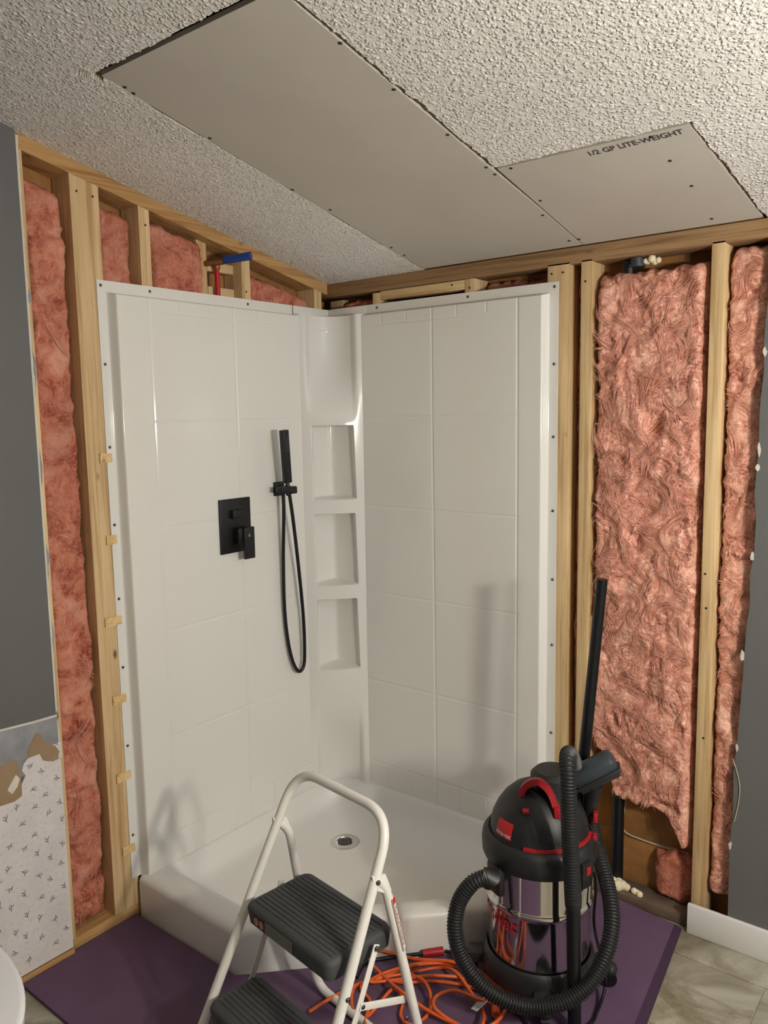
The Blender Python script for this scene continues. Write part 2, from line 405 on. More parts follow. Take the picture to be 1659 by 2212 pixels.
# ceiling: popcorn, with a hole where the patch boards were set in
HOLE = [(0.452, -1.252), (1.030, -1.252), (1.043, -0.522), (1.521, -0.523), (1.556, 0.02), (0.448, 0.02)]
TEAR = [(0.452, -1.25), (0.425, -1.275), (0.405, -1.268), (0.428, -1.248), (0.44, -1.225), (0.455, -1.235)]
def inpoly(X, Y, poly):
    r = np.zeros(X.shape, bool); n = len(poly)
    for i in range(n):
        x1, y1 = poly[i]; x2, y2 = poly[(i+1) % n]
        cnd = ((y1 > Y) != (y2 > Y)) & (X < (x2-x1)*(Y-y1)/(y2-y1+1e-12)+x1); r ^= cnd
    return r
def build_ceiling():
    rng = np.random.default_rng(3); p = 0.0026
    gx0, gx1, gy0, gy1 = -0.02, 1.92, -1.66, 0.012
    xs = np.arange(gx0, gx1+p/2, p); ys = np.arange(gy0, gy1+p/2, p); nx, ny = len(xs), len(ys)
    X, Y = np.meshgrid(xs, ys); Hh = np.zeros_like(X)
    def bumps(n, rlo, rhi, hlo, hhi):
        bx = rng.uniform(gx0, gx1, n); by = rng.uniform(gy0, gy1, n); br = rng.uniform(rlo, rhi, n); bh = rng.uniform(hlo, hhi, n)
        ci = np.round((bx-gx0)/p).astype(int); cj = np.round((by-gy0)/p).astype(int); k = 3
        for di in range(-k, k+1):
            for dj in range(-k, k+1):
                i = ci+di; j = cj+dj; ok = (i >= 0) & (i < nx) & (j >= 0) & (j < ny)
                d2 = ((gx0+i*p-bx)**2 + (gy0+j*p-by)**2)/br**2
                h = np.where(d2 < 1, bh*np.sqrt(np.maximum(0, 1-d2)), 0)
                np.maximum.at(Hh, (j[ok], i[ok]), h[ok])
    bumps(12000, 0.0026, 0.0040, 0.0010, 0.0024)
    Hh += rng.uniform(0, 0.0006, Hh.shape)
    jx = rng.uniform(-0.35, 0.35, X.shape)*p; jy = rng.uniform(-0.35, 0.35, X.shape)*p; jy[-1] = 0; jx[:, 0] = 0
    X2, Y2 = X+jx, Y+jy
    def vnoise(sc, seed):
        r2 = np.random.default_rng(seed); t = r2.uniform(-1, 1, (200, 200)); a = (X-gx0)*sc; b = (Y-gy0)*sc
        i = a.astype(int); j = b.astype(int); fx = a-i; fy = b-j; fx = fx*fx*(3-2*fx); fy = fy*fy*(3-2*fy); i %= 199; j %= 199
        return (t[j, i]*(1-fx)+t[j, i+1]*fx)*(1-fy)+(t[j+1, i]*(1-fx)+t[j+1, i+1]*fx)*fy
    wob = 0.0042*vnoise(12, 5)+0.003*vnoise(38, 6)+0.0018*vnoise(99, 7)
    inside = inpoly(X+wob, Y+wob*0.8, HOLE) | inpoly(X, Y, TEAR)
    P = np.stack([X2, Y2, CZ-SLOPE*Y2], -1) + Hh[..., None]*np.array(CN)
    idx = np.arange(nx*ny).reshape(ny, nx)
    a, b, c, d = idx[:-1, :-1], idx[:-1, 1:], idx[1:, 1:], idx[1:, :-1]
    ins = inside[:-1, :-1] | inside[:-1, 1:] | inside[1:, 1:] | inside[1:, :-1]
    keep = ~ins
    F = np.stack([a[keep], b[keep], c[keep], d[keep]], -1).tolist(); V = P.reshape(-1, 3).tolist()
    # broken gypsum edge round the hole
    EV, EF = [], []
    up = -np.array(CN)*0.014
    def wall_edge(i0, i1):
        o = len(EV); A = P.reshape(-1, 3); EV.extend([tuple(A[i0]), tuple(A[i1]), tuple(A[i1]+up), tuple(A[i0]+up)]); EF.append((o, o+1, o+2, o+3))
    K = keep
    for j, i in zip(*np.nonzero(K)):
        if j+1 < ny-1 and not K[j+1, i]: wall_edge(idx[j+1, i], idx[j+1, i+1])
        if j > 0 and not K[j-1, i]: wall_edge(idx[j, i], idx[j, i+1])
        if i+1 < nx-1 and not K[j, i+1]: wall_edge(idx[j, i+1], idx[j+1, i+1])
        if i > 0 and not K[j, i-1]: wall_edge(idx[j, i], idx[j+1, i])
    # the rest of the ceiling, out of the picture
    o = len(V)
    def quad(x0, x1, y0, y1):
        o = len(V); V.extend([tuple(cpt(x0, y0)), tuple(cpt(x1, y0)), tuple(cpt(x1, y1)), tuple(cpt(x0, y1))]); F.append([o, o+1, o+2, o+3])
    quad(gx1, XR+0.02, gy0, gy1); quad(gx0, XR+0.02, YF-0.02, gy0)
    ce = obj('ceiling', (V, F), 'popcorn', recalc=False, sharp=60, origin=(0, 0, CZ))
    struct(ce, 'white popcorn-textured sloped ceiling with a cut-out')
    obj('cut_edge', (EV, EF), 'gypsum', ce, recalc=False)
    dk = MB(); dk.prism([cpt(-0.1, YF-0.1, -0.06), cpt(XR+0.1, YF-0.1, -0.06), cpt(XR+0.1, 0.12, -0.06), cpt(-0.1, 0.12, -0.06)], -CN*0.02)
    obj('gap_backing', dk, 'void_shade', ce)  # dark sheet added to block outside light and shade the gaps
    for xx in (0.40, 1.02, 1.50):          # ceiling joists above the cut-out
        j = MB(); j.prism([cpt(xx, -1.6, -0.0145), cpt(xx+0.05, -1.6, -0.0145), cpt(xx+0.05, 0.0, -0.0145), cpt(xx, 0.0, -0.0145)], -CN*0.045)
        obj('joist', j, 'old_pine_y', ce)
    return ce
ceiling = build_ceiling()

# ---- left wall: grey drywall, wallpaper below, bare framing beside the shower
def rake(y, d=0.0): return ceil_z(y)-0.001-d
YD = -1.206
wl = MB()
wl.prism([(0, YF, FZ), (0, YD, FZ), (0, YD, 0.70), (0, YD-0.002, 1.3), (0, YD+0.003, 1.9), (0, YD-0.004, rake(YD)), (0, YF, rake(YF))], (0.0125, 0, 0))
wall_left = struct(obj('wall_left', wl, 'grey_paint', origin=(0, -1.2, 0)), 'grey painted wall beside the exposed studs')
eb = MB()                                              # torn white gypsum edge of the drywall
zz = np.linspace(0.62, 2.30, 80)
for k in range(len(zz)-1):
    w0 = 0.002+0.004*abs(noise.noise((3, 7, zz[k]*16)))
    eb.box(0.001, 0.0132, YD-0.003, YD+w0, zz[k], zz[k+1])
obj('torn_edge', eb, 'gypsum', wall_left)
for (z0, z1) in ((1.86, 1.93), (1.60, 1.80), (1.36, 1.50), (1.10, 1.24), (0.9, 1.02)):
    P = []
    for k in range(9):
        z = z0+(z1-z0)*k/8; P.append((0.0012, YD+0.004+0.016*math.sin(PI*k/8)*(0.7+0.5*noise.noise((z*30, 1, 1))), z))
    q = MB(); q.prism(P+[(0.0012, YD-0.002, z1), (0.0012, YD-0.002, z0)], (0.0012, 0, 0)); obj('torn_paper', q, 'paper_grey', wall_left)
def stud(parent, name, x0, x1, y0, y1, z0, z1, mat='pine_z', bev=0.0025): return obj(name, MB().box(x0, x1, y0, y1, z0, z1, bev), mat, parent)
def lstud(ya, yb, z0=0.028, top=None, x1=0.0, x0=-0.089, mat='pine_z'):
    b = MB(); ta, tb = (rake(ya, 0.0405), rake(yb, 0.0405)) if top is None else (top, top)
    b.loft([[(x0, ya, z0), (x1, ya, z0), (x1, yb, z0), (x0, yb, z0)], [(x0, ya, ta), (x1, ya, ta), (x1, yb, tb), (x0, yb, tb)]], True, True)
    return obj('stud', b, mat, wall_left)
lstud(-1.235, -1.188); lstud(-1.055, -0.966); lstud(-0.835, -0.797); lstud(-0.433, -0.395); lstud(-0.585, -0.545, x1=-0.045)
lstud(-0.074, -0.034)
b = MB(); b.loft([[(-0.089, YF, rake(YF, 0.04)), (0.0, YF, rake(YF, 0.04)), (0.0, YF, rake(YF)), (-0.089, YF, rake(YF))],
                  [(-0.089, 0.0, rake(0, 0.04)), (0.0, 0.0, rake(0, 0.04)), (0.0, 0.0, rake(0)), (-0.089, 0.0, rake(0))]], True, True)
obj('top_plate', b, 'old_pine_y', wall_left)
stud(wall_left, 'bottom_plate', -0.089, 0.0, -1.30, 0.0, FZ, 0.028, 'old_pine_y')
stud(wall_left, 'bottom_plate', 0.0126, 0.021, -1.9, -1.206, FZ, 0.014, 'old_pine_y', 0.001)
stud(wall_left, 'blocking', -0.075, -0.04, -0.545, -0.433, 2.045, 2.075, 'pine_y'); stud(wall_left, 'blocking', -0.075, -0.04, -0.545, -0.433, 1.955, 1.995, 'pine_y')
obj('sheathing', MB().box(-0.105, -0.0935, YF, 0.1, FZ, 2.9), 'sheathing_brown', wall_left)
# wallpaper dado, torn band above it, bare paper patches
WX = 0.0128
def flat(name, pts, mat, x, th=0.0006, parent=None): return obj(name, MB().prism([(x, p[0], p[1]) for p in pts], (th, 0, 0)), mat, parent or wall_left)
flat('torn_band', [(-1.207, 0.728), (-1.9, 0.765), (-1.9, 0.52), (-1.207, 0.60)], 'paper_grey', WX)
flat('paint_edge', [(-1.206, 0.731), (-1.28, 0.733), (-1.36, 0.739), (-1.9, 0.768), (-1.9, 0.760), (-1.36, 0.733), (-1.28, 0.727), (-1.206, 0.724)], 'gypsum', WX, 0.0014)
wp_top = [(-1.204, 0.637), (-1.216, 0.645), (-1.226, 0.648), (-1.229, 0.612), (-1.243, 0.604), (-1.256, 0.612), (-1.262, 0.632), (-1.275, 0.642), (-1.295, 0.636), (-1.312, 0.622), (-1.318, 0.604), (-1.309, 0.588), (-1.322, 0.566), (-1.323, 0.536), (-1.345, 0.528), (-1.385, 0.532), (-1.46, 0.55), (-1.9, 0.545)]
wallpaper = flat('wallpaper', [(-1.9, 0.016), (-1.206, 0.016)]+wp_top, 'wallpaper', WX+0.0006)
flat('torn_paper', [(-1.205, 0.636), (-1.202, 0.60), (-1.199, 0.598), (-1.2005, 0.648), (-1.213, 0.648)], 'wallpaper', WX+0.0012)
flat('bare_paper', [(-1.207, 0.622), (-1.212, 0.603), (-1.226, 0.598), (-1.246, 0.606), (-1.257, 0.612), (-1.265, 0.634), (-1.30, 0.634), (-1.297, 0.655), (-1.282, 0.684), (-1.272, 0.697), (-1.260, 0.692), (-1.252, 0.672), (-1.236, 0.655), (-1.218, 0.641)], 'paper_tan', WX+0.0012)
flat('bare_paper', [(-1.322, 0.568), (-1.324, 0.534), (-1.345, 0.526), (-1.40, 0.53), (-1.48, 0.56), (-1.47, 0.60), (-1.40, 0.63), (-1.352, 0.648), (-1.33, 0.636), (-1.326, 0.61)], 'paper_tan', WX+0.0012)
flat('bare_paper', [(-1.336, 0.60), (-1.326, 0.585), (-1.334, 0.565), (-1.35, 0.55), (-1.362, 0.565), (-1.352, 0.58)], 'gypsum', WX+0.0018, 0.0004)
def twigs(mat, n, cell, size, seed, jit):
    rs = random.Random(seed); m = MB(); x = WX+0.0014
    y = -1.214; col = 0
    while y > -1.62:
        z = 0.03+(cell*0.5 if col % 2 else 0)
        while z < 0.63:
            cy, cz = y+rs.uniform(-jit, jit), z+rs.uniform(-jit, jit); an = rs.choice([0.3, 0.9, 1.4, 1.9, 2.6, -0.5, 3.6, 4.4])+rs.uniform(-.2, .2)
            ok = inpoly(np.array([cy]), np.array([cz]), [(-1.9, 0.03), (-1.212, 0.03)]+[(a, b_-0.012) for a, b_ in wp_top])[0]
            if ok:
                d = Vector((0, math.cos(an), math.sin(an)))
                for q, (da, L, o) in enumerate(((0.0, 1.0, 0.0), (0.6, 0.62, 0.25), (-0.6, 0.62, 0.45), (0.55, 0.45, 0.62))[:n]):
                    e = Vector((0, math.cos(an+da), math.sin(an+da))); pq = Vector((0, -e.z, e.y)); b0 = Vector((x, cy, cz))+d*(o-0.5)*size; L *= size; wv = size*0.05
                    m.add([b0, b0+e*L*0.5+pq*wv, b0+e*L, b0+e*L*0.5-pq*wv], [(0, 1, 2, 3)])
            z += cell
        y -= cell*0.62; col += 1
    return m
obj('leaf_print', twigs('leaf_dark', 4, 0.064, 0.026, 4, 0.009), 'leaf_dark', wallpaper, recalc=False)
obj('faint_print', twigs('leaf_pale', 3, 0.024, 0.014, 9, 0.008), 'leaf_pale', wallpaper, recalc=False)

# ---- back wall: grey drywall at the right, bare framing behind the shower
JAG = [(1.529, 0.10), (1.527, 0.30), (1.533, 0.40), (1.530, 0.52), (1.537, 0.62), (1.541, 0.72), (1.546, 0.84), (1.549, 0.95), (1.556, 1.02), (1.553, 1.10), (1.561, 1.16), (1.563, 1.26), (1.556, 1.33), (1.563, 1.45), (1.561, 1.55), (1.568, 1.66), (1.565, 1.74), (1.572, 1.88), (1.574, 2.0), (1.575, 2.05)]
wb = MB(); wb.prism([(x, 0.0, z) for x, z in [(1.529, FZ)]+JAG+[(1.575, CZ-0.002), (XR, CZ-0.002), (XR, FZ)]], (0, -0.0125, 0))
wall_back = struct(obj('wall_back', wb, 'grey_paint', origin=(1.4, 0, 0)), 'grey painted wall right of the exposed insulation')
rs = random.Random(2)
for (xc, zc, sz) in ((1.562, 1.71, 0.020), (1.558, 1.45, 0.030), (1.556, 1.40, 0.014), (1.551, 1.155, 0.020), (1.536, 0.87, 0.030), (1.531, 0.60, 0.018), (1.523, 0.30, 0.022)):
    n_ = 9; P_ = [(xc+0.006+0.006*math.cos(2*PI*k/n_)*rs.uniform(0.5, 1.1), -0.0126, zc+0.7*sz*math.sin(2*PI*k/n_)*rs.uniform(0.6, 1.1)) for k in range(n_)]
    obj('torn_paper', MB().prism(P_, (0, -0.0010, 0)), 'gypsum', wall_back)
def bstud(xa, xb, z0=0.02, z1=2.015, y0=0.0, y1=0.089, mat='pine_z'): return stud(wall_back, 'stud', xa, xb, y0, y1, z0, z1, mat)
bstud(0.222, 0.257, 1.2, 2.0); bstud(0.62, 0.658, 1.2, 2.005); bstud(0.925, 1.002); bstud(1.037, 1.075); bstud(1.419, 1.457); bstud(-0.03, 0.036, 0.02, 2.0, 0.05, 0.089)
stud(wall_back, 'header_block', 0.257, 0.62, 0.0, 0.038, 1.972, 2.004, 'pine_x')
stud(wall_back, 'top_plate', -0.089, XR, 0.0, 0.089, 2.006, 2.056, 'old_pine_x')
stud(wall_back, 'bottom_plate', -0.089, XR, 0.002, 0.089, FZ, 0.02, 'dirty_wood')
for z0, z1 in ((FZ, 0.172), (0.176, 0.66), (0.664, 1.3), (1.304, 2.06)):
    stud(wall_back, 'sheathing', -0.1, XR, 0.0945, 0.105, z0, z1, 'sheathing_brown', 0.001)
stud(wall_back, 'back_light_seal', -0.1, XR, 0.013, 0.105, 2.056, 2.16, 'old_pine_x')  # unseen strip added to stop light leaking in over the back wall
stud(wall_left, 'left_light_seal', -0.105, -0.001, YF, 0.1, 2.78, 2.9, 'old_pine_y')  # unseen strip added to close a light leak above the left sheathing
baseboard = struct(obj('baseboard_right', MB().box(1.417, XR, -0.027, -0.0128, FZ, 0.082, 0.003), 'white_trim'), 'white painted baseboard under the grey wall')
# ---- the two walls out of the picture
struct(obj('wall_front', MB().box(-0.1, XR+0.1, YF-0.1, YF, FZ, 2.95), 'grey_paint'), 'grey wall behind the photographer')
wy0, wy1, wz0, wz1 = -0.83, -0.27, 1.32, 2.12
w = MB()
for y0, y1, z0, z1 in ((YF, wy0, FZ, 2.85), (wy1, 0.0, FZ, 2.3), (wy0, wy1, FZ, wz0), (wy0, wy1, wz1, 2.4)): w.box(XR, XR+0.1, y0, y1, z0, z1)
struct(obj('wall_right', w, 'grey_paint'), 'grey wall holding the vanity light and the window')
wf = MB()
for y0, y1, z0, z1 in ((wy0, wy0+0.04, wz0, wz1), (wy1-0.04, wy1, wz0, wz1), (wy0, wy1, wz0, wz0+0.04), (wy0, wy1, wz1-0.04, wz1), (wy0, wy1, 1.705, 1.735)): wf.box(XR-0.012, XR+0.012, y0, y1, z0, z1, 0.002)
win = struct(obj('window_1', wf, 'white_trim'), 'white framed window letting in cool daylight')
for z0, z1 in ((wz0+0.03, 1.71), (1.73, wz1-0.03)): obj('pane', MB().box(XR+0.045, XR+0.049, wy0+0.01, wy1-0.01, z0, z1), 'window_glass', win)

# nails and pencil-dark knots in the framing
nail_me = mesh_of('nail', MB().tube([(0, 0, 0), (0, 0, 0.0015)], 0.0032, 8), 'screw_black')
for (y, z) in ((-1.035, 2.195), (-0.985, 2.19), (-0.812, 2.14), (-0.415, 1.985)): inst('nail', nail_me, wall_left, (0.0, y, z), (0, PI/2, 0))
for (x, z) in ((0.94, 1.985), (0.978, 1.985), (1.052, 1.95), (1.43, 1.09), (1.436, 0.99), (1.44, 0.6), (0.64, 1.975), (0.57, 1.992)): inst('nail', nail_me, wall_back, (x, 0.0, z), (PI/2, 0, 0))

# ================================================================== SHOWER BASE
def inset_loop(d_wallL, d_front, d_diag, d_right, d_wallB, z, rad, n=6, big=0.0):
    # edges in order: left wall (x=0), left return (y=-.975), diagonal, right return (x=.975), back wall (y=0)
    E = [((1, 0), d_wallL), ((0, 1), -0.975+d_front), ((-1/math.sqrt(2), 1/math.sqrt(2)), -1.44/math.sqrt(2)+d_diag), ((-1, 0), -0.975+d_right), ((0, -1), d_wallB)]
    pts = []
    for i in range(5):
        (a, da), (b, db) = E[i], E[(i+1) % 5]
        det = a[0]*b[1]-a[1]*b[0]; pts.append(Vector(((da*b[1]-db*a[1])/det, (a[0]*db-b[0]*da)/det, z)))
    out = []
    for i in range(5):
        p = pts[i]; a = pts[i-1]; b = pts[(i+1) % 5]; r = rad if i != 4 else max(rad, big)
        u = (a-p).normalized()*r; w = (b-p).normalized()*r
        for k in range(n+1):
            t = k/n; out.append((p+u)*(1-t)**2+p*2*t*(1-t)+(p+w)*t*t)
    return out
base = thing('shower_tray', 'white neo-angle corner shower base with a low curb', 'shower base', (0.4, -0.4, FZ))
IL = inset_loop
loops = [IL(0.004, 0.0, 0.0, 0.0, 0.004, FZ, 0.02), IL(0.004, 0.0, 0.0, 0.0, 0.004, 0.105, 0.02), IL(0.006, 0.003, 0.003, 0.003, 0.006, 0.117, 0.021),
         IL(0.012, 0.012, 0.012, 0.012, 0.012, 0.124, 0.022), IL(0.02, 0.03, 0.03, 0.03, 0.02, 0.127, 0.022),
         IL(0.042, 0.075, 0.06, 0.075, 0.042, 0.128, 0.03, big=0.20), IL(0.05, 0.095, 0.075, 0.095, 0.05, 0.120, 0.04, big=0.22), IL(0.06, 0.118, 0.088, 0.118, 0.06, 0.092, 0.05, big=0.22),
         IL(0.072, 0.135, 0.098, 0.135, 0.072, 0.062, 0.06, big=0.22), IL(0.09, 0.155, 0.115, 0.155, 0.09, 0.048, 0.06, big=0.22), IL(0.12, 0.19, 0.15, 0.19, 0.12, 0.044, 0.06, big=0.2)]
DC = Vector((0.302, -0.315, 0.036))
ring = [DC+(p-DC).normalized()*0.058 for p in [Vector((q.x, q.y, DC.z)) for q in loops[-1]]]
loops.append(ring)
obj('tray', MB().loft(loops, False, True), 'acrylic_pan', base, sharp=65)
dr = MB().lathe([(0.0, 0.0365), (0.030, 0.0375), (0.031, 0.039), (0.049, 0.0395), (0.053, 0.037), (0.0535, 0.034)], DC.x, DC.y, 40)
drain = obj('drain', dr, 'chrome', base)
hm = MB()
for i in range(-4, 5):
    for j in range(-4, 5):
        if i*i+j*j <= 17: hm.box(DC.x+i*0.0066-0.0016, DC.x+i*0.0066+0.0016, DC.y+j*0.0066-0.0016, DC.y+j*0.0066+0.0016, 0.0376, 0.0392)
obj('drain_holes', hm, 'screw_black', drain)

# ================================================================== SHOWER WALL PANELS
D = 0.040; ZT = 1.96; ZB = 0.119; A_ = 0.991; B_ = 0.965
gz = [1.55, 1.221, 0.894, 0.548, 0.221]; vlines = [0.511, 0.842]; shortv = [0.29, 0.40, 0.611, 0.727]
TOPB = 1.881
def panel_depth(u, z, end):
    # flange, then the moulded field with shallow tile joints
    fl_in = end-0.030
    e1 = smooth(fl_in, fl_in-0.010, u); e2 = smooth(ZT-0.032, ZT-0.042, z)
    d = 0.003+(D-0.003)*min(e1, e2)
    g = 0.0
    def gr(x, c, w=0.0065, dep=0.0013): return dep*(0.5+0.5*math.cos(PI*(x-c)/w)) if abs(x-c) < w else 0.0
    if u < 0.842+0.006:
        for zc in gz: g = max(g, gr(z, zc))
        g = max(g, gr(z, TOPB, 0.005, 0.0010))
    for c in vlines: g = max(g, gr(u, c, 0.006, 0.0022))
    if z > TOPB or z < 0.221:
        for c in shortv: g = max(g, gr(u, c, 0.0055, 0.0014))
    if e1 > 0.99 and e2 > 0.99: d -= g
    d += 0.0012*math.sin(u*7.0+1.0)*math.sin(z*3.1)*min(e1, e2)
    return d
def axis_samples(lo, hi, marks, coarse):
    s = set(np.arange(lo, hi, coarse).round(5)) | {lo, hi}
    for m, w in marks:
        for k in np.linspace(-w, w, 9):
            if lo < m+k < hi: s.add(round(float(m+k), 5))
    return sorted(s)
scr_me = mesh_of('screw', MB().lathe([(0.0, 0.003), (0.003, 0.0028), (0.0045, 0.0012), (0.0047, 0.0)], 0, 0, 12), 'screw_steel')
U0 = 0.196
def make_panel(side):
    end = A_ if side == 'L' else B_
    us = axis_samples(U0, end, [(c, 0.007) for c in vlines+shortv]+[(end-0.035, 0.008)], 0.03)
    zs = axis_samples(ZB, ZT, [(c, 0.007) for c in gz+[TOPB]]+[(ZT-0.037, 0.008)], 0.03)
    if side == 'L': f = lambda u, z: (panel_depth(u, z, end), -u, z)
    else: f = lambda u, z: (u, -panel_depth(u, z, end), z)
    m = MB().grid(us, zs, f)
    # closed edge back to the studs
    for k in range(len(zs)-1):
        for u in (end, U0):
            a = f(u, zs[k]); b = f(u, zs[k+1])
            bk = (lambda p: (0.0005, p[1], p[2])) if side == 'L' else (lambda p: (p[0], -0.0005, p[2]))
            m.add([a, b, bk(b), bk(a)], [(0, 1, 2, 3)])
    for k in range(len(us)-1):
        for z in (ZB, ZT):
            a = f(us[k], z); b = f(us[k+1], z); bk = (lambda p: (0.0005, p[1], p[2])) if side == 'L' else (lambda p: (p[0], -0.0005, p[2]))
            m.add([a, b, bk(b), bk(a)], [(0, 1, 2, 3)])
    lab = 'white acrylic shower wall panel on the left, carrying the black valve' if side == 'L' else 'white acrylic shower wall panel on the right, behind the vacuum'
    root = thing('shower_wall_panel', lab, 'shower panel', (0, -0.6, ZB) if side == 'L' else (0.6, 0, ZB), 'shower wall panels')
    obj('panel_sheet', m, 'acrylic', root, sharp=50)
    if side == 'L':
        for u, z in ((0.978, 1.945), (0.81, 1.945), (0.412, 1.944), (0.978, 1.72), (0.979, 1.478), (0.979, 1.246), (0.979, 1.02), (0.979, 0.806), (0.979, 0.555), (0.979, 0.262)): inst('screw', scr_me, root, (0.003, -u, z), (0, PI/2, 0))
    else:
        for u, z in ((0.952, 1.945), (0.635, 1.946), (0.245, 1.946), (0.952, 1.708), (0.952, 1.48), (0.952, 1.243), (0.953, 1.018), (0.953, 0.80), (0.953, 0.50)): inst('screw', scr_me, root, (u, -0.003, z), (PI/2, 0, 0))
    return root
panL = make_panel('L'); panR = make_panel('R')

# corner column with three moulded niches
colm = thing('shower_corner_column', 'white moulded corner column with three shelf niches between the panels', 'shower panel', (0.08, -0.08, ZB))
PLc = Vector((0.040, -0.203, 0)); PRc = Vector((0.197, -0.040, 0)); IN = Vector((-1, 1, 0)).normalized()
NICHE = [(1.250, 1.519), (0.924, 1.190), (0.596, 0.864)]
def col_depth(s, z):
    edge = min(s, 1-s)
    body = smooth(0.06, 0.17, edge)                       # raised beads along both sides
    # general scoop: deep at top, closing above the first niche; again at the foot
    ct = smooth(1.53, 1.80, z); cb = smooth(0.52, 0.20, z)
    q = max(0.0, 1-((s-0.5)/0.44)**2)
    d = body*(0.088*ct*q**0.8+0.055*cb*q**0.8)
    if z > 1.872: d -= 0.004*smooth(1.872, 1.878, z)*body
    d += -0.010*(1-ct)*(1-cb)*max(0, 1-((s-0.5)/0.5)**2)  # shelf fronts bow slightly forward
    for z0, z1 in NICHE:
        if z0-0.012 < z < z1+0.012:
            t = (z1-z)/(z1-z0); sl = 0.165+0.0*t; sr = 0.835+0.03*t
            m = smooth(sl-0.012, sl+0.02, s)*smooth(sr+0.012, sr-0.02, s)*smooth(z0-0.004, z0+0.005, z)*smooth(z1+0.004, z1-0.004, z)
            back = 0.106-0.226*math.sqrt((s-0.5)**2+0.0022)
            d = d*(1-m)+back*m
    return d
ss = sorted(set(np.linspace(0, 1, 57).round(4)) | set(np.linspace(0.15, 0.20, 9).round(4)) | set(np.linspace(0.80, 0.88, 13).round(4)))
zs = set(np.linspace(ZB, 1.925, 90).round(4))
for z0, z1 in NICHE:
    for c in (z0, z1): zs |= set((c+np.linspace(-0.006, 0.008, 9)).round(4))
zs |= set(np.linspace(1.868, 1.882, 6).round(4)); zs = sorted(zs)
def colp(s, z):
    p = PLc.lerp(PRc, s)+IN*col_depth(s, z); return (p.x, p.y, z)
cm = MB().grid(ss, zs, colp)
for k in range(len(zs)-1):                                # returns to the walls
    a, b = colp(0, zs[k]), colp(0, zs[k+1]); cm.add([a, b, (0.001, b[1]-0.004, b[2]), (0.001, a[1]-0.004, a[2])], [(0, 1, 2, 3)])
    a, b = colp(1, zs[k]), colp(1, zs[k+1]); cm.add([a, b, (b[0]+0.004, -0.001, b[2]), (a[0]+0.004, -0.001, a[2])], [(0, 1, 2, 3)])
top = [colp(s, 1.925) for s in ss]
cm.add(top+[(0.2, -0.001, 1.925), (0.001, -0.001, 1.925), (0.001, -0.207, 1.925)], [tuple(range(len(top)+3))])
obj('column_shell', cm, 'acrylic', colm, sharp=50, recalc=False)
fg = MB().box(0.0005, 0.0035, -0.1915, -0.0005, 1.918, ZT, 0.001); fg.box(0.0005, 0.1955, -0.0035, -0.0005, 1.918, ZT, 0.001)
obj('flange', fg, 'acrylic', colm)

# wood shims behind the left flange
names = ['topmost', 'second from the top', 'third from the top', 'fourth from the top', 'fifth from the top', 'lowest']
for k, (px, py) in enumerate(((222, 990), (236, 1167), (232, 1345), (250, 1513), (258, 1681), (271, 1838))):
    p = onX((px, py), 0.002); y0 = max(p.y-0.010, -1.03)
    o = obj('wood_shim', MB().prism([(0.0012, y0, p.z-0.014), (0.0012, -0.975, p.z-0.013), (0.0012, -0.975, p.z+0.013), (0.0012, y0, p.z+0.015)], (0.0045, 0, 0)), 'shim_pine')
    tag(o, 'small pale wood shim behind the left panel flange, '+names[k]+' of six', 'shim', 'wood shims along the left flange')

# ================================================================== VALVE AND HAND SHOWER
valve = thing('shower_valve', 'square matte black shower valve plate with lever on the left panel', 'shower valve', (D, -0.544, 1.10))
obj('escutcheon', MB().box(D-0.001, D+0.009, -0.612, -0.477, 1.103, 1.287, 0.002), 'matte_black', valve)
obj('diverter_knob', MB().box(D+0.009, D+0.032, -0.573, -0.522, 1.222, 1.250, 0.002), 'matte_black', valve)
hd = obj('lever_handle', MB().box(D+0.040, D+0.052, -0.545, -0.501, 1.082, 1.190, 0.002).box(D+0.009, D+0.041, -0.560, -0.505, 1.135, 1.188, 0.002), 'matte_black', valve)
am = MB(); am.add([(D+0.0524, -0.531, 1.158), (D+0.0524, -0.519, 1.158), (D+0.0524, -0.525, 1.172)], [(0, 1, 2)]); obj('mark', am, 'grey_print', hd, recalc=False)

br = thing('shower_bracket', 'black wall bracket holding the hand shower', 'bracket', (D, -0.333, 1.28))
obj('mount_plate', MB().box(D-0.001, D+0.008, -0.358, -0.309, 1.277, 1.327, 0.002), 'matte_black', br)
obj('arm', MB().box(D+0.008, D+0.075, -0.345, -0.312, 1.287, 1.312, 0.002), 'matte_black', br)
HX = 0.105
cup0 = onX((619, 1056), HX)
obj('cradle', MB().box(HX-0.020, HX+0.015, cup0.y-0.036, cup0.y+0.034, cup0.z-0.011, cup0.z+0.008, 0.002), 'matte_black', br)
hs_ = thing('hand_shower', 'slim square black hand shower with a looped black hose', 'hand shower', (HX, -0.33, 0.6))
top_, bot_ = onX((613, 929), HX+0.012), onX((621, 1043), HX)
ax = (top_-bot_).normalized(); sd = Vector((0, 1, 0)); sd = (sd-ax*sd.dot(ax)).normalized(); nn = ax.cross(sd).normalized()
hst = obj('handset', MB().obox((top_+bot_)/2, sd, nn, ax, 0.0145, 0.010, (top_-bot_).length/2, 0.002), 'matte_black', hs_)
nz = MB(); cN = top_-ax*0.045+Vector((0.0112, 0, 0))
for i in range(9):
    for j in range(3): nz.sphere(cN+ax*(i-4)*0.0065+sd*((j-1)*0.005+0.002), 0.0014, 6, 4)
obj('nozzles', nz, 'grey_print', hst)
obj('neck', MB().tube([bot_+ax*0.002, bot_-ax*0.02, bot_-ax*0.045], [0.006, 0.011, 0.008], 14), 'matte_black', hs_)
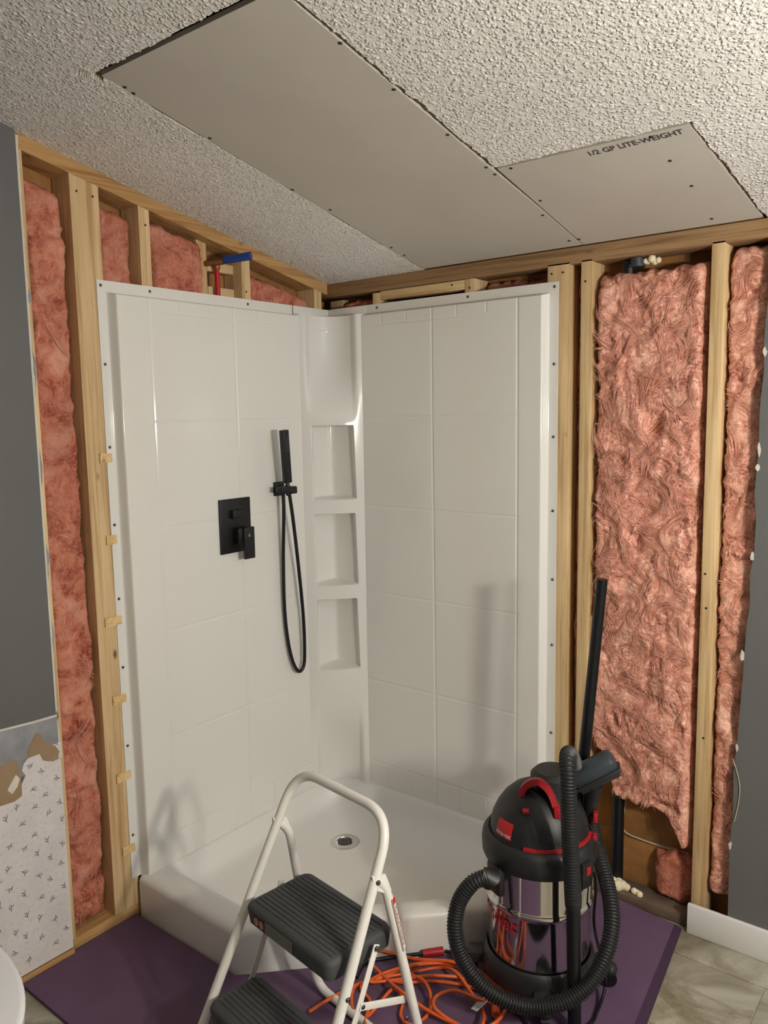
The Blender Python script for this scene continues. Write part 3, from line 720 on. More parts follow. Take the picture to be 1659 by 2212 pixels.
hp = [onX(u, x) for u, x in (((612, 1066), 0.085), ((613, 1110), 0.080), ((612, 1200), 0.062), ((614, 1300), 0.055), ((620, 1370), 0.055), ((631, 1425), 0.058), ((645, 1450), 0.062), ((656, 1438), 0.066), ((658, 1400), 0.068), ((655, 1330), 0.072), ((646, 1235), 0.082), ((634, 1130), 0.094), ((625, 1066), 0.104))]
hpp = resample(spline(hp, 16), 0.0035)
obj('shower_hose', MB().tube(hpp, [0.0068 if k % 2 else 0.0061 for k in range(len(hpp))], 10), 'matte_black', hs_, sharp=80)

# ================================================================== CEILING PATCH BOARDS
def board(name, label, poly, screws):
    m = MB().prism([cpt(x, y, -0.0005) for x, y in poly], -CN*0.0125); cx = sum(p[0] for p in poly)/len(poly); cy = sum(p[1] for p in poly)/len(poly)
    root = thing(name, label, 'drywall', tuple(cpt(cx, cy)), 'ceiling patch boards')
    obj('board', m, 'drywall_face', root)
    me = mesh_of('screw', MB().lathe([(0.0, 0.0012), (0.004, 0.0012), (0.005, 0.0)], 0, 0, 10), 'screw_black')
    rot = CN.to_track_quat('Z', 'Y').to_euler()
    for x, y in screws: inst('screw', me, root, tuple(cpt(x, y, -0.0006)), rot)
    return root
board('drywall_patch', 'long grey drywall patch board set into the popcorn ceiling', [(0.456, -1.238), (1.018, -1.240), (1.030, -0.516), (1.038, -0.3), (1.041, -0.004), (0.452, -0.004)],
      [(1.017, -1.073), (1.017, -0.901), (0.465, -1.185), (0.462, -1.16), (0.466, -0.943), (0.458, -0.644), (1.022, -0.53), (1.024, -0.49), (1.026, -0.231), (1.018, -0.045), (0.466, -0.2), (0.466, -0.13), (0.47, -0.5), (1.02, -0.7)])
p2 = board('drywall_patch', 'short grey drywall patch board printed 1/2 GP LITE-WEIGHT', [(1.044, -0.512), (1.515, -0.515), (1.547, -0.004), (1.046, -0.004)],
      [(1.076, -0.501), (1.061, -0.314), (1.05, -0.045), (1.430, -0.381), (1.437, -0.242), (1.429, -0.042), (1.427, -0.499)])
tv, tf = text_mesh('1/2 GP LITE-WEIGHT', 0.028, bold=True); wx = max(v.x for v in tv)
tv = [cpt(1.272+v.x*(0.224/wx), -0.478-v.y-0.03*(v.x/wx)*0.2, 0.0004) for v in tv]
obj('lettering', (tv, tf), 'ink', p2, recalc=False)

# ================================================================== INSULATION
def batt(name, label, side, a0, a1, z0, z1, h0, amp, seed, mat, step=0.0055, strands=0, low=None, group='pink fibreglass batts', edge=0.02, hmax=-0.004, bundles=0):
    P = (lambda a, z, h: Vector((h, a, z))) if side == 'L' else (lambda a, z, h: Vector((a, -h, z)))
    z1f = z1 if callable(z1) else (lambda a: z1); z0f = low if low else (lambda a: z0)
    na = max(10, int((a1-a0)/step)); zmax = max(z1f(a0), z1f(a1)); nz_ = int((zmax-z0)/step)
    so = Vector((seed*3.7, seed*1.3, seed*2.1))
    def hgt(a, z):
        q = Vector((a, z, 0))
        w = Vector((noise.noise(q*9+so), noise.noise(q*9+so+Vector((5, 2, 8))), 0))*0.05
        q2 = q+w
        n1 = noise.noise(q2*7+so)*0.55+noise.noise(q2*16+so)*0.35
        rd = abs(noise.noise(Vector((q2.x*15, q2.y*10, 3))+so))*2-0.6
        n2 = noise.fractal(q2*34+so, 0.8, 2.1, 4)*0.45
        pit = max(0.0, noise.noise(q2*13+so+Vector((9, 9, 9)))-0.28)*1.6
        return min(hmax, h0+amp*(n1*1.1+rd*0.16+n2*0.5-pit*0.9))
    V = []; F = []
    for j in range(nz_+1):
        for i in range(na+1):
            u = i/na; t = j/nz_; a = a0+(a1-a0)*u
            lo = z0f(a); hi = z1f(a); z = lo+(hi-lo)*t
            ed = min(u, 1-u)*(a1-a0); et = min(t*(hi-lo)*1.0, (1-t)*(hi-lo))
            k = min(1, ed/edge)*min(1, et/0.03); k = math.sqrt(max(0, 1-(1-k)**2))
            aw = a+noise.noise(Vector((1, z*30, u*3))+so)*0.006*(0 if 0.2 < u < 0.8 else 1)+noise.noise(Vector((1, z*90, u*3))+so)*0.003*(0 if 0.1 < u < 0.9 else 1)
            zw = z+noise.noise(Vector((a*40, 3, t*2))+so)*0.012*(1 if t < 0.06 or t > 0.95 else 0)
            h = -0.085*(1-k)+hgt(a, z)*k
            V.append(P(aw, zw, h))
    n = na+1
    for j in range(nz_):
        for i in range(na): F.append((j*n+i, j*n+i+1, (j+1)*n+i+1, (j+1)*n+i))
    root = thing(name, label, 'insulation', tuple(P((a0+a1)/2, z0f((a0+a1)/2), -0.05)), group)
    obj('wool', (V, F), mat, root, sharp=180)
    if strands:
        rs = random.Random(seed); m = MB()
        for _ in range(bundles):                            # combed-out wisps of parallel fibres
            a = rs.uniform(a0+0.02, a1-0.02); z = rs.uniform(z0f(a)+0.03, z1f(a)-0.03); an = rs.uniform(0, 2*PI); L = rs.randint(9, 22); ctr = []
            for k in range(L):
                ctr.append((a, z, an)); an += noise.noise(Vector((a*7, z*7, 4))+so)*0.5+rs.uniform(-.1, .1); a += math.cos(an)*0.009; z += math.sin(an)*0.009
            lf = rs.uniform(0.002, 0.009); wd = rs.uniform(0.003, 0.011)
            for q_ in range(rs.randint(6, 15)):
                o0 = rs.gauss(0, wd); o1 = o0*rs.uniform(0.2, 1.6); pts = []; k0 = rs.randint(0, L//3); k1 = rs.randint(2*L//3, L)
                for k in range(k0, k1):
                    ca, cz_, an_ = ctr[k]; o = o0+(o1-o0)*k/L; aa, zz_ = ca-math.sin(an_)*o, cz_+math.cos(an_)*o
                    if not (a0+0.006 < aa < a1-0.006 and z0f(aa)+0.01 < zz_ < z1f(aa)-0.01): break
                    pts.append(P(aa, zz_, hgt(aa, zz_)+lf*math.sin(PI*k/L)))
                if len(pts) > 4: m.tube(pts, [0.00055*math.sin(PI*(k+0.5)/len(pts))+0.0001 for k in range(len(pts))], 3, caps=False)
        for _ in range(strands):
            a = rs.uniform(a0+0.01, a1-0.01); z = rs.uniform(z0f(a)+0.02, z1f(a)-0.02); L = rs.randint(7, 16); pts = []; an = rs.uniform(0, 2*PI); r = rs.choice([0.0002, 0.0003, 0.0004, 0.0006])*(1.0 if mat == 'pink_batt' else 0.6); lift = rs.uniform(0.001, 0.006)
            for k in range(L):
                if not (a0+0.006 < a < a1-0.006 and z0f(a)+0.01 < z < z1f(a)-0.01): break
                pts.append(P(a, z, hgt(a, z)+lift*math.sin(PI*k/L)+0.0006)); an += noise.noise(Vector((a*9, z*9, 4))+so)*0.7+rs.uniform(-.12, .12)
                a += math.cos(an)*0.009; z += math.sin(an)*0.009
            if len(pts) > 4: m.tube(pts, [r*math.sin(PI*(k+0.5)/len(pts))+0.0001 for k in range(len(pts))], 3, caps=False)
        fo = obj('loose_fibers', m, 'pink_fiber', root, sharp=180, recalc=False); fo['kind'] = 'stuff'
    return root
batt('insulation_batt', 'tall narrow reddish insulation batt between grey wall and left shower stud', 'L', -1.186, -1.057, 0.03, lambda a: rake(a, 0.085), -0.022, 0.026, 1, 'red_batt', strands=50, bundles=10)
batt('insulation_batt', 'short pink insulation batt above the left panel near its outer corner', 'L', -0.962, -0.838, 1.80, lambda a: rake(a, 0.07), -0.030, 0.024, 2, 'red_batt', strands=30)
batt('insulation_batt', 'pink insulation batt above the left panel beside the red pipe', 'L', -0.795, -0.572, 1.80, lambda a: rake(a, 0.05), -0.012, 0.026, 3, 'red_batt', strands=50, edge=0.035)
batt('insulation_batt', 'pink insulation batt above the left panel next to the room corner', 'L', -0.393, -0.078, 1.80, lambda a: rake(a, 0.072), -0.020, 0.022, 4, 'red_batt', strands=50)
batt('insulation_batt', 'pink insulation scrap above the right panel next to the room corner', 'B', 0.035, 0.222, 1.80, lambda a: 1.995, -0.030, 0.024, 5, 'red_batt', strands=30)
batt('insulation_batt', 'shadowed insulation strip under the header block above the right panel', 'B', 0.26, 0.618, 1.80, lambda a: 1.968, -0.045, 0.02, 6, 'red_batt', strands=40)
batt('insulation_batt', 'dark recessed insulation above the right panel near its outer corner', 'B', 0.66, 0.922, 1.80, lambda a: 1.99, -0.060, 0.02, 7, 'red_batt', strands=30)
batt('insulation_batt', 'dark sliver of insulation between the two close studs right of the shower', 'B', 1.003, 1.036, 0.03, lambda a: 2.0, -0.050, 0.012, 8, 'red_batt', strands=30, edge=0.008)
def lowb(a):
    t = (a-1.08)/(1.41-1.08); z = 0.52-0.19*smooth(0.0, 0.32, t)-0.02*t
    if t > 0.72: z -= 0.065*math.exp(-((t-0.93)/0.07)**2)+0.03*smooth(0.7, 0.9, t)
    return z+0.012*noise.noise((a*45, 3, 1))+0.006*noise.noise((a*110, 3, 1))
batt('insulation_batt', 'wide fluffy pink insulation batt with a ragged hanging bottom', 'B', 1.078, 1.409, 0.30, lambda a: 1.972-0.02*abs(noise.noise((a*22, 1, 1))), -0.002, 0.030, 9, 'pink_batt', step=0.0042, strands=500, low=lowb, edge=0.03, hmax=0.06, bundles=260)
batt('insulation_batt', 'pink insulation batt between the rightmost stud and the grey wall', 'B', 1.458, 1.578, 0.10, lambda a: 2.0, -0.020, 0.026, 10, 'pink_batt', strands=120, bundles=45)
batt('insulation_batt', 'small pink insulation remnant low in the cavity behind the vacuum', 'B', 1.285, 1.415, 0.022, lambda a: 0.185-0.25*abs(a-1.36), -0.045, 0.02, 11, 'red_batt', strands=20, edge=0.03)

# ================================================================== PLUMBING AND SMALL THINGS IN THE WALLS
px = thing('pex_pipe', 'red plastic water pipe with blue sleeve stub above the left panel', 'pipe', (-0.02, -0.525, 1.93))
a, b_ = Vector((-0.02, -0.523, 1.90)), Vector((-0.02, -0.523, 2.062))
obj('red_pipe', MB().tube([a, b_], 0.0085, 14), 'pex_red', px)
obj('fitting', MB().tube([b_-Vector((0, 0, 0.012)), b_+Vector((0, 0, 0.014))], 0.011, 12).tube([b_+Vector((-0.02, -0.03, 0.004)), b_+Vector((0.028, 0.004, 0.008))], 0.009, 12), 'brass', px)
s0, s1 = onX((487, 561), 0.012), onX((541, 553), 0.10)
obj('collar', MB().tube([s0-(s1-s0).normalized()*0.012, s0+(s1-s0).normalized()*0.004], 0.0125, 14), 'screw_steel', px)
dirn = (s1-s0).normalized(); bs = MB().tube([s0, s1], 0.0135, 18, caps=False); bs.tube([s1, s1-dirn*0.04], 0.011, 18, caps=True)
obj('blue_sleeve', bs, 'cap_blue', px)

vp = obj('vent_pipe', MB().tube([(1.166, 0.050, 0.02), (1.166, 0.050, 2.0)], 0.0205, 20), 'matte_black'); tag(vp, 'black drain pipe standing in the cavity below the insulation', 'pipe')
fm = MB(); rs = random.Random(8)
for k in range(9): fm.sphere((1.183+rs.uniform(-0.022, 0.03), 0.028+rs.uniform(-0.01, 0.012), 0.026+rs.uniform(0, 0.012)), rs.uniform(0.012, 0.02), 12, 8)
tag(obj('foam_blob', fm, 'foam', sharp=180), 'cream spray-foam blob at the foot of the black pipe', 'foam')
fm = MB()
for k in range(5): fm.sphere((1.243+rs.uniform(-0.01, 0.012), 0.022+rs.uniform(-0.006, 0.006), 0.024+rs.uniform(0, 0.006)), rs.uniform(0.006, 0.011), 10, 7)
tag(obj('foam_blob', fm, 'foam', sharp=180), 'smaller cream spray-foam drip on the bottom plate', 'foam')
fm = MB()
for k in range(10): fm.sphere((1.245+rs.uniform(-0.025, 0.025), 0.045+rs.uniform(-0.01, 0.01), 1.998+rs.uniform(-0.008, 0.004)), rs.uniform(0.007, 0.012), 10, 7)
tag(obj('foam_blob', fm, 'foam', sharp=180), 'cream foam patch up under the back top plate', 'foam')
tag(obj('pipe_stub', MB().tube([(1.197, 0.035, 1.985), (1.197, 0.035, 2.004)], 0.02, 18).tube([(1.197, 0.035, 1.978), (1.197, 0.035, 1.986)], 0.024, 18), 'grey_plastic'), 'dark pipe fitting under the top plate above the wide batt', 'pipe')
cb = spline([onY(u, y) for u, y in (((1352, 1690), 0.06), ((1350, 1740), 0.07), ((1346, 1775), 0.075), ((1352, 1798), 0.08), ((1390, 1815), 0.086), ((1440, 1832), 0.088), ((1486, 1848), 0.088))], 8)
tag(obj('cable', MB().tube(cb, 0.0022, 6), 'cable_white'), 'thin off-white cable drooping along the brown sheathing', 'cable')
cb = spline([onY(u, -0.0155) for u in ((1583, 1640), (1592, 1668), (1598, 1700), (1595, 1735), (1586, 1775))], 8)
tag(obj('wire', MB().tube(cb, 0.0012, 6), 'cable_white'), 'thin white wire curling out at the grey wall edge', 'wire')

# ================================================================== PURPLE BOARD ON THE FLOOR
top0 = -0.0003; zb = FZ+0.0004
pts = [(0.006, -1.367), (1.555, -1.372), (1.456, -0.47), (1.402, -0.024), (1.19, -0.004), (0.985, -0.004), (0.985, -0.470), (0.472, -0.985), (0.006, -0.985)]
edge_in = [(1.530, -1.372), (1.431, -0.474), (1.380, -0.022)]
ds = thing('drywall_sheet', 'purple drywall sheet laid on the floor with a darker tapered edge', 'drywall', (0.7, -1.0, zb))
main = [pts[0], edge_in[0], edge_in[1], edge_in[2]]+pts[4:]
obj('board', MB().prism([(x, y, zb) for x, y in main], (0, 0, top0-zb)), 'purple_board', ds)
strip = [edge_in[0], pts[1], pts[2], pts[3], edge_in[2], edge_in[1]]
zs_ = [top0, zb+0.006, zb+0.006, zb+0.006, top0, top0]
n = len(strip); pb = MB().add([(x, y, zb) for x, y in strip]+[(x, y, z) for (x, y), z in zip(strip, zs_)], [(6, 7, 8, 11), (11, 8, 9, 10)]+[(k, (k+1) % n, n+(k+1) % n, n+k) for k in range(n)])
obj('tapered_edge', pb, 'purple_edge', ds, sharp=10)

# ================================================================== STEP STOOL
SX, SY, STH = 0.90424, -0.91571, -0.14165
SW, SS, SHP, SA, SB, SHT, SHS = 0.34358, 0.06161, 0.54759, 0.40539, 0.49466, 0.67284, 0.39788
def G(u, v, z): return Vector((SX+u*math.cos(STH)+v*math.sin(STH), SY+u*math.sin(STH)-v*math.cos(STH), z))
hw = lambda z: SW/2+SS*(SHT-z)
vf = lambda z: SA-SB*z
GU = G(1, 0, 0)-G(0, 0, 0); GV = G(0, 1, 0)-G(0, 0, 0); GZ = Vector((0, 0, 1))
stool = thing('step_stool', 'white tubular folding step stool with two black ribbed steps', 'step stool', tuple(G(0, 0.2, 0.0)))
F_ = lambda sg, z: G(sg*hw(z), vf(z), z)
path = fillet([F_(-1, 0.014), F_(-1, SHT), F_(1, SHT), F_(1, 0.014)], 0.085, 10)
obj('front_frame', MB().tube(path, 0.0118, 16), 'white_enamel', stool, sharp=80)
rp = [G(-hw(SHP), vf(SHP)-0.004, SHP), G(-hw(SHP)+0.002, vf(SHP)-0.034, SHP-0.028), G(-hw(0)+0.004, 0.0, 0.012), G(hw(0)-0.004, 0.0, 0.012), G(hw(SHP)-0.002, vf(SHP)-0.034, SHP-0.028), G(hw(SHP), vf(SHP)-0.004, SHP)]
path = fillet(rp, {1: 0.03, 2: 0.055, 3: 0.055, 4: 0.03}, 8)
obj('rear_frame', MB().tube(path, 0.0112, 16), 'white_enamel', stool, sharp=80)
riv = MB().lathe([(0.0, 0.004), (0.004, 0.0035), (0.006, 0.001), (0.0062, -0.002)], 0, 0, 12); riv_me = mesh_of('rivet', riv, 'screw_steel')
rq = GU.to_track_quat('Z', 'Y').to_euler(); rqn = (-GU).to_track_quat('Z', 'Y').to_euler()
for sg in (-1, 1):
    pv = G(sg*hw(SHP), vf(SHP), SHP)
    obj('pivot_bracket', MB().prism([pv+GU*sg*0.0+GV*0.012+GZ*0.016, pv+GV*(-0.028)+GZ*0.006, pv+GV*(-0.046)+GZ*(-0.040), pv+GV*(-0.022)+GZ*(-0.036), pv+GV*0.004+GZ*(-0.018)], GU*sg*0.006), 'white_enamel', stool)
    inst('rivet', riv_me, stool, tuple(F_(sg, SHP)+GU*sg*0.0118), rq if sg > 0 else rqn)
def rounded(u0, u1, v0, v1, z, r, n=5):
    out = []
    for (cu, cv, a0) in ((u1-r, v1-r, 0), (u0+r, v1-r, PI/2), (u0+r, v0+r, PI), (u1-r, v0+r, 1.5*PI)):
        for k in range(n+1):
            a = a0+PI/2*k/n; out.append(G(cu+r*math.cos(a), cv+r*math.sin(a), z))
    return out
def make_step(u0, u1, v0, v1, zt, th, first):
    L = [rounded(u0+0.012, u1-0.012, v0+0.012, v1-0.012, zt-th, 0.016), rounded(u0+0.004, u1-0.004, v0+0.004, v1-0.004, zt-th+0.001, 0.02), rounded(u0, u1, v0, v1, zt-0.012, 0.022), rounded(u0+0.003, u1-0.003, v0+0.003, v1-0.003, zt-0.004, 0.022), rounded(u0+0.009, u1-0.009, v0+0.009, v1-0.009, zt, 0.02)]
    st = obj('step', MB().loft(L, True, True), 'step_grey', stool, sharp=50)
    n = int((v1-v0-0.03)/0.0125); rb = MB()
    for k in range(n):
        v = v0+0.018+k*0.0125+0.003; rb.obox(G((u0+u1)/2, v, zt+0.0005), GU, GV, GZ, (u1-u0)/2-0.016, 0.0033, 0.0015, 0.0008)
    obj('tread_ribs', rb, 'step_grey', st)
    return st
st1 = make_step(-0.160, 0.160, 0.058, 0.254, SHS, 0.048, True)
st2 = make_step(-0.172, 0.172, 0.212, 0.362, 0.186, 0.040, False)
vface = 0.2545
def sticker(u0, u1, z0, z1, mat, name, dv=0.0): obj(name, MB().obox(G((u0+u1)/2, vface+dv, (z0+z1)/2), GU, GZ, GV, (u1-u0)/2, (z1-z0)/2, 0.0005), mat, st1)
sticker(-0.118, -0.076, SHS-0.040, SHS-0.014, 'screw_black', 'sticker'); sticker(-0.074, 0.030, SHS-0.041, SHS-0.013, 'grey_print', 'sticker')
for c in (-0.108, -0.088):
    m = MB(); ctr = G(c, vface+0.0009, SHS-0.027); m.add([ctr+GU*0.0085*math.cos(2*PI*k/16)+GZ*0.0105*math.sin(2*PI*k/16) for k in range(16)], [tuple(range(16))]); obj('print', m, 'orange_print', st1, recalc=False)
for sg in (-1, 1):                                              # flat steel side links
    U = sg*0.176
    p0, p1, p2, p3 = G(U, 0.132, 0.385), G(U, 0.177, 0.270), G(U, 0.235, 0.165), G(sg*0.180, 0.055, 0.222)
    def bar(a, b, w=0.0085): d = (b-a).normalized(); s = d.cross(GU).normalized(); return MB().obox((a+b)/2, d, s, GU, (b-a).length/2+0.008, w, 0.0016, 0.001)
    obj('side_link', bar(p0, p2), 'white_enamel', stool); obj('side_link', bar(p1+GU*sg*0.0035, p3+GU*sg*0.0035), 'white_enamel', stool)
    for p in (p0, p1): inst('rivet', riv_me, stool, tuple(p+GU*sg*0.004), rq if sg > 0 else rqn)
    inst('rivet', riv_me, stool, tuple(F_(sg, 0.335)+GU*sg*0.0112), rq if sg > 0 else rqn); inst('rivet', riv_me, stool, tuple(G(sg*(hw(0.22)+0.010), 0.072, 0.20)), rq if sg > 0 else rqn)
    for P in (F_(sg, 0.012), ):
        obj('foot_cap', MB().tube([P+(F_(sg, 0.05)-P)*1.0, P-(F_(sg, 0.05)-P).normalized()*0.010], 0.0145, 14), 'black_plastic', stool)
# warning label along the right rear leg
l0, l1 = G(hw(0.5)-0.002, vf(SHP)-0.045, SHP-0.050), None
q0, q1 = rp[4], rp[3]; dl = (q1-q0).normalized(); side = (GU*0.87-GV*0.5); side = (side-dl*side.dot(dl)).normalized()
wl0 = q0+dl*0.030+side*0.0116; wl1 = q0+dl*0.165+side*0.0116; lw = dl.cross(side).normalized()
obj('warning_label', MB().obox((wl0+wl1)/2, dl, lw, side, (wl1-wl0).length/2, 0.0085, 0.0006), 'white_print', stool)
obj('label_border', MB().obox((wl0+wl1)/2+lw*0.0078+side*0.0008, dl, lw, side, (wl1-wl0).length/2, 0.0005, 0.0003).obox((wl0+wl1)/2-lw*0.0078+side*0.0008, dl, lw, side, (wl1-wl0).length/2, 0.0005, 0.0003).obox(wl0+dl*0.008+side*0.0008, dl, lw, side, 0.007, 0.006, 0.0003), 'red_print', stool)
tv, tf = text_mesh('CAUTION', 0.014); wx = max(v.x for v in tv)
obj('label_text', ([wl0+dl*(0.022+v.x*0.1/wx)-lw*(v.y-0.005)*0.9+side*0.0009 for v in tv], tf), 'screw_black', stool, recalc=False)

# ================================================================== WET/DRY VACUUM
AX = Vector((1.157, -0.482, 0)); VD = Vector((0.446, -0.895, 0)).normalized(); RT = Vector((-VD.y, VD.x, 0))
def vq(u, o): return onpl(u, AX+VD*o, VD)
def azp(az, r, z): a = math.radians(az); return Vector((AX.x+r*math.cos(a), AX.y+r*math.sin(a), z))
vac = thing('wet_dry_vacuum', 'stainless drum shop vacuum with black lid and red handle', 'vacuum', (AX.x, AX.y, 0.0))
R0 = 0.146
drum = obj('drum', MB().lathe([(R0-0.012, 0.085), (R0-0.008, 0.10), (R0-0.006, 0.252), (R0-0.003, 0.258), (R0, 0.265), (R0-0.003, 0.272), (R0-0.004, 0.278), (R0, 0.40)], AX.x, AX.y, 96), 'steel_drum', vac, sharp=60)
tv, tf = text_mesh('Shop-vac', 0.052, bold=True); wx = max(v.x for v in tv); hv = 0.205
def wrap(v, az0, az1, rr, z0, sc): a = math.radians(az0+(az1-az0)*v.x/wx); return Vector((AX.x+rr*math.cos(a), AX.y+rr*math.sin(a), z0+v.y*sc))
obj('lettering', ([wrap(v, -156, -86, R0-0.0048, 0.212, 1.0) for v in tv], tf), 'red_print', drum, recalc=False)
base_p = [(0.0, 0.038), (0.140, 0.038), (0.152, 0.046), (0.157, 0.062), (0.152, 0.085), (0.147, 0.106), (0.141, 0.111), (0.136, 0.10)]
obj('dolly_base', MB().lathe(base_p, AX.x, AX.y, 64), 'black_plastic', vac)
for az in (28, -58, -150, 116):
    d = azp(az, 1, 0)-AX; t_ = Vector((-d.y, d.x, 0))
    leg = MB().obox(azp(az, 0.158, 0.062), d, t_, GZ, 0.036, 0.026, 0.016, 0.008)
    ou = obj('outrigger', leg, 'black_plastic', vac)
    cs = MB().sphere(azp(az, 0.188, 0.050), 0.024, 16, 10, (1, 1, 0.8)); ou2 = obj('caster_housing', cs, 'black_plastic', ou)
    obj('caster_wheel', MB().tube([azp(az, 0.188, 0.0225)-t_*0.010, azp(az, 0.188, 0.0225)+t_*0.010], 0.0222, 20), 'matte_black', ou)
lid = obj('lid', MB().lathe([(0.140, 0.378), (0.150, 0.376), (0.1535, 0.384), (0.155, 0.412), (0.1525, 0.430), (0.144, 0.441), (0.137, 0.444), (0.134, 0.441), (0.131, 0.446), (0.130, 0.462), (0.125, 0.482), (0.113, 0.508), (0.096, 0.532), (0.074, 0.553), (0.045, 0.568), (0.0, 0.574)], AX.x, AX.y, 80), 'black_plastic', vac, sharp=35)
obj('red_stripe', MB().lathe([(0.1345, 0.4435), (0.1385, 0.4445), (0.1385, 0.4510), (0.1315, 0.4525)], AX.x, AX.y, 40, math.radians(-80), math.radians(20)), 'red_plastic', lid)
# nameplate on the lid
np_ = MB(); 
def dome_r(z): return float(np.interp(z, [0.446, 0.462, 0.482, 0.508], [0.131, 0.130, 0.125, 0.113]))
np_.grid(np.linspace(-122, -96, 9), np.linspace(0.456, 0.497, 8), lambda a, z: tuple(azp(a, dome_r(z)+0.0009, z)))
npo = obj('nameplate', np_, 'red_print', lid)
tv, tf = text_mesh('shop-vac', 0.016, bold=True); wx = max(v.x for v in tv)
obj('lettering', ([azp(-121+24*v.x/wx, dome_r(0.460+v.y)+0.0016, 0.460+v.y) for v in tv], tf), 'white_print', npo, recalc=False)
hb = [vq(u, o) for u, o in (((1126, 1722), 0.035), ((1132, 1702), 0.04), ((1148, 1690), 0.045), ((1167, 1690), 0.05), ((1186, 1708), 0.06), ((1197, 1732), 0.07), ((1203, 1757), 0.075))]
hpts = spline(hb, 6); hm_ = MB(); prev = None
for k in range(len(hpts)-1):
    a, b_ = hpts[k], hpts[k+1]; d = (b_-a).normalized(); wv = VD*0.8+GZ*0.25; wv = (wv-d*wv.dot(d)).normalized(); nv = d.cross(wv)
    ring_ = lambda p: [p+wv*0.020+nv*0.008, p-wv*0.020+nv*0.008, p-wv*0.020-nv*0.008, p+wv*0.020-nv*0.008]
    if prev is None: L_ = [ring_(a)]
    prev = 1; L_.append(ring_(b_))
hm_.loft(L_, True, True); obj('carry_handle', hm_, 'red_plastic', lid, sharp=50)
ps = vq((1207, 1752), 0.085); obj('handle_socket', MB().obox(ps, RT, GZ, VD, 0.012, 0.014, 0.016, 0.003), 'red_plastic', lid)
ps = vq((1088, 1746), 0.0); obj('red_catch', MB().obox(ps, RT, GZ, VD, 0.014, 0.014, 0.012, 0.003), 'red_plastic', lid)
ps = vq((1136, 1752), 0.100); obj('power_switch', MB().obox(ps, RT, (GZ+VD*0.4), VD-GZ*0.3, 0.008, 0.0055, 0.006, 0.002), 'red_plastic', lid)
obj('motor_housing', MB().lathe([(0.062, 0.55), (0.060, 0.588), (0.048, 0.600), (0.0, 0.604)], AX.x+0.022, AX.y+0.035, 40), 'black_plastic', lid)
for az, z in ((-14, 0.392), (166, 0.392)):
    la = azp(az, 0.158, z); d = azp(az, 1, 0)-AX; t_ = Vector((-d.y, d.x, 0))
    lt = obj('latch', MB().obox(la-GZ*0.012, d, t_, GZ, 0.006, 0.020, 0.034, 0.003), 'black_plastic', lid); obj('latch_tab', MB().obox(la+d*0.006, d, t_, GZ, 0.003, 0.008, 0.011, 0.001), 'red_plastic', lt)
for (u, o) in (((1284, 1812), 0.02), ((1286, 1764), -0.03)):
    obj('red_clip', MB().obox(vq(u, o), RT, GZ, VD, 0.006, 0.014, 0.010, 0.002), 'red_plastic', lid)
# inlet and hose
inl = azp(-114, 0.150, 0.342); di = (azp(-114, 1, 0)-AX); hose0 = vq((1062, 1895), 0.155)
ino = MB().obox(azp(-114, 0.143, 0.340), di, Vector((-di.y, di.x, 0)), GZ, 0.012, 0.030, 0.042, 0.010)
ino.tube([inl-di*0.006, inl+di*0.018, (inl+di*0.03).lerp(hose0, 0.5), hose0, hose0-RT*0.02], [0.026, 0.026, 0.025, 0.0235, 0.023], 20)
obj('inlet_port', ino, 'black_plastic', vac)
hps = [hose0-RT*0.012]+[vq(u, o) for u, o in (((1020, 1908), 0.17), ((991, 1950), 0.18), ((983, 2010), 0.2), ((999, 2072), 0.215), ((1038, 2126), 0.225), ((1090, 2160), 0.23), ((1150, 2175), 0.23), ((1216, 2165), 0.225), ((1272, 2125), 0.205), ((1308, 2062), 0.175), ((1322, 1995), 0.13), ((1316, 1930), 0.07), ((1300, 1868), 0.01), ((1286, 1815), -0.05), ((1272, 1740), -0.085), ((1254, 1690), -0.06), ((1238, 1642), 0.01))]
hps += [vq(u, o) for u, o in (((1229, 1628), 0.09), ((1226, 1645), 0.16), ((1227, 1700), 0.19), ((1231, 1800), 0.2), ((1236, 1900), 0.2), ((1238, 1948), 0.2))]
hp2 = resample(spline(hps, 14), 0.0019)
obj('hose', MB().tube(hp2, [(0.0208, 0.0212, 0.0180, 0.0176)[k % 4] for k in range(len(hp2))], 18), 'hose_black', vac, sharp=35)
wa, wb_ = vq((1238, 1940), 0.2), vq((1241, 2208), 0.19); dw = (wb_-wa).normalized(); wend = wa+dw*((wa.z-0.006)/-dw.z)
obj('hose_cuff', MB().tube([wa-dw*0.008, wa+dw*0.022, wa+dw*0.024], [0.021, 0.020, 0.0185], 20), 'black_plastic', vac)
obj('wand', MB().tube([wa, wa+dw*0.024, wa+dw*0.025, wend], [0.0165, 0.0165, 0.0175, 0.0165], 20), 'matte_black', vac)
# power cord with plug
pc = spline([vq((1283, 1885), 0.05), vq((1287, 1920), 0.05), vq((1283, 1990), 0.06), vq((1292, 2040), 0.09), vq((1305, 2085), 0.13), onZ((1308, 2120), 0.05), onZ((1303, 2150), 0.02), onZ((1290, 2185), 0.008), onZ((1270, 2215), 0.007), onZ((1180, 2250), 0.007), onZ((1080, 2140), 0.007), onZ((1000, 2080), 0.007), onZ((980, 2060), 0.010), onZ((962, 2054), 0.012)], 10)
obj('power_cord', MB().tube(pc, 0.0042, 8), 'matte_black', vac, sharp=80)

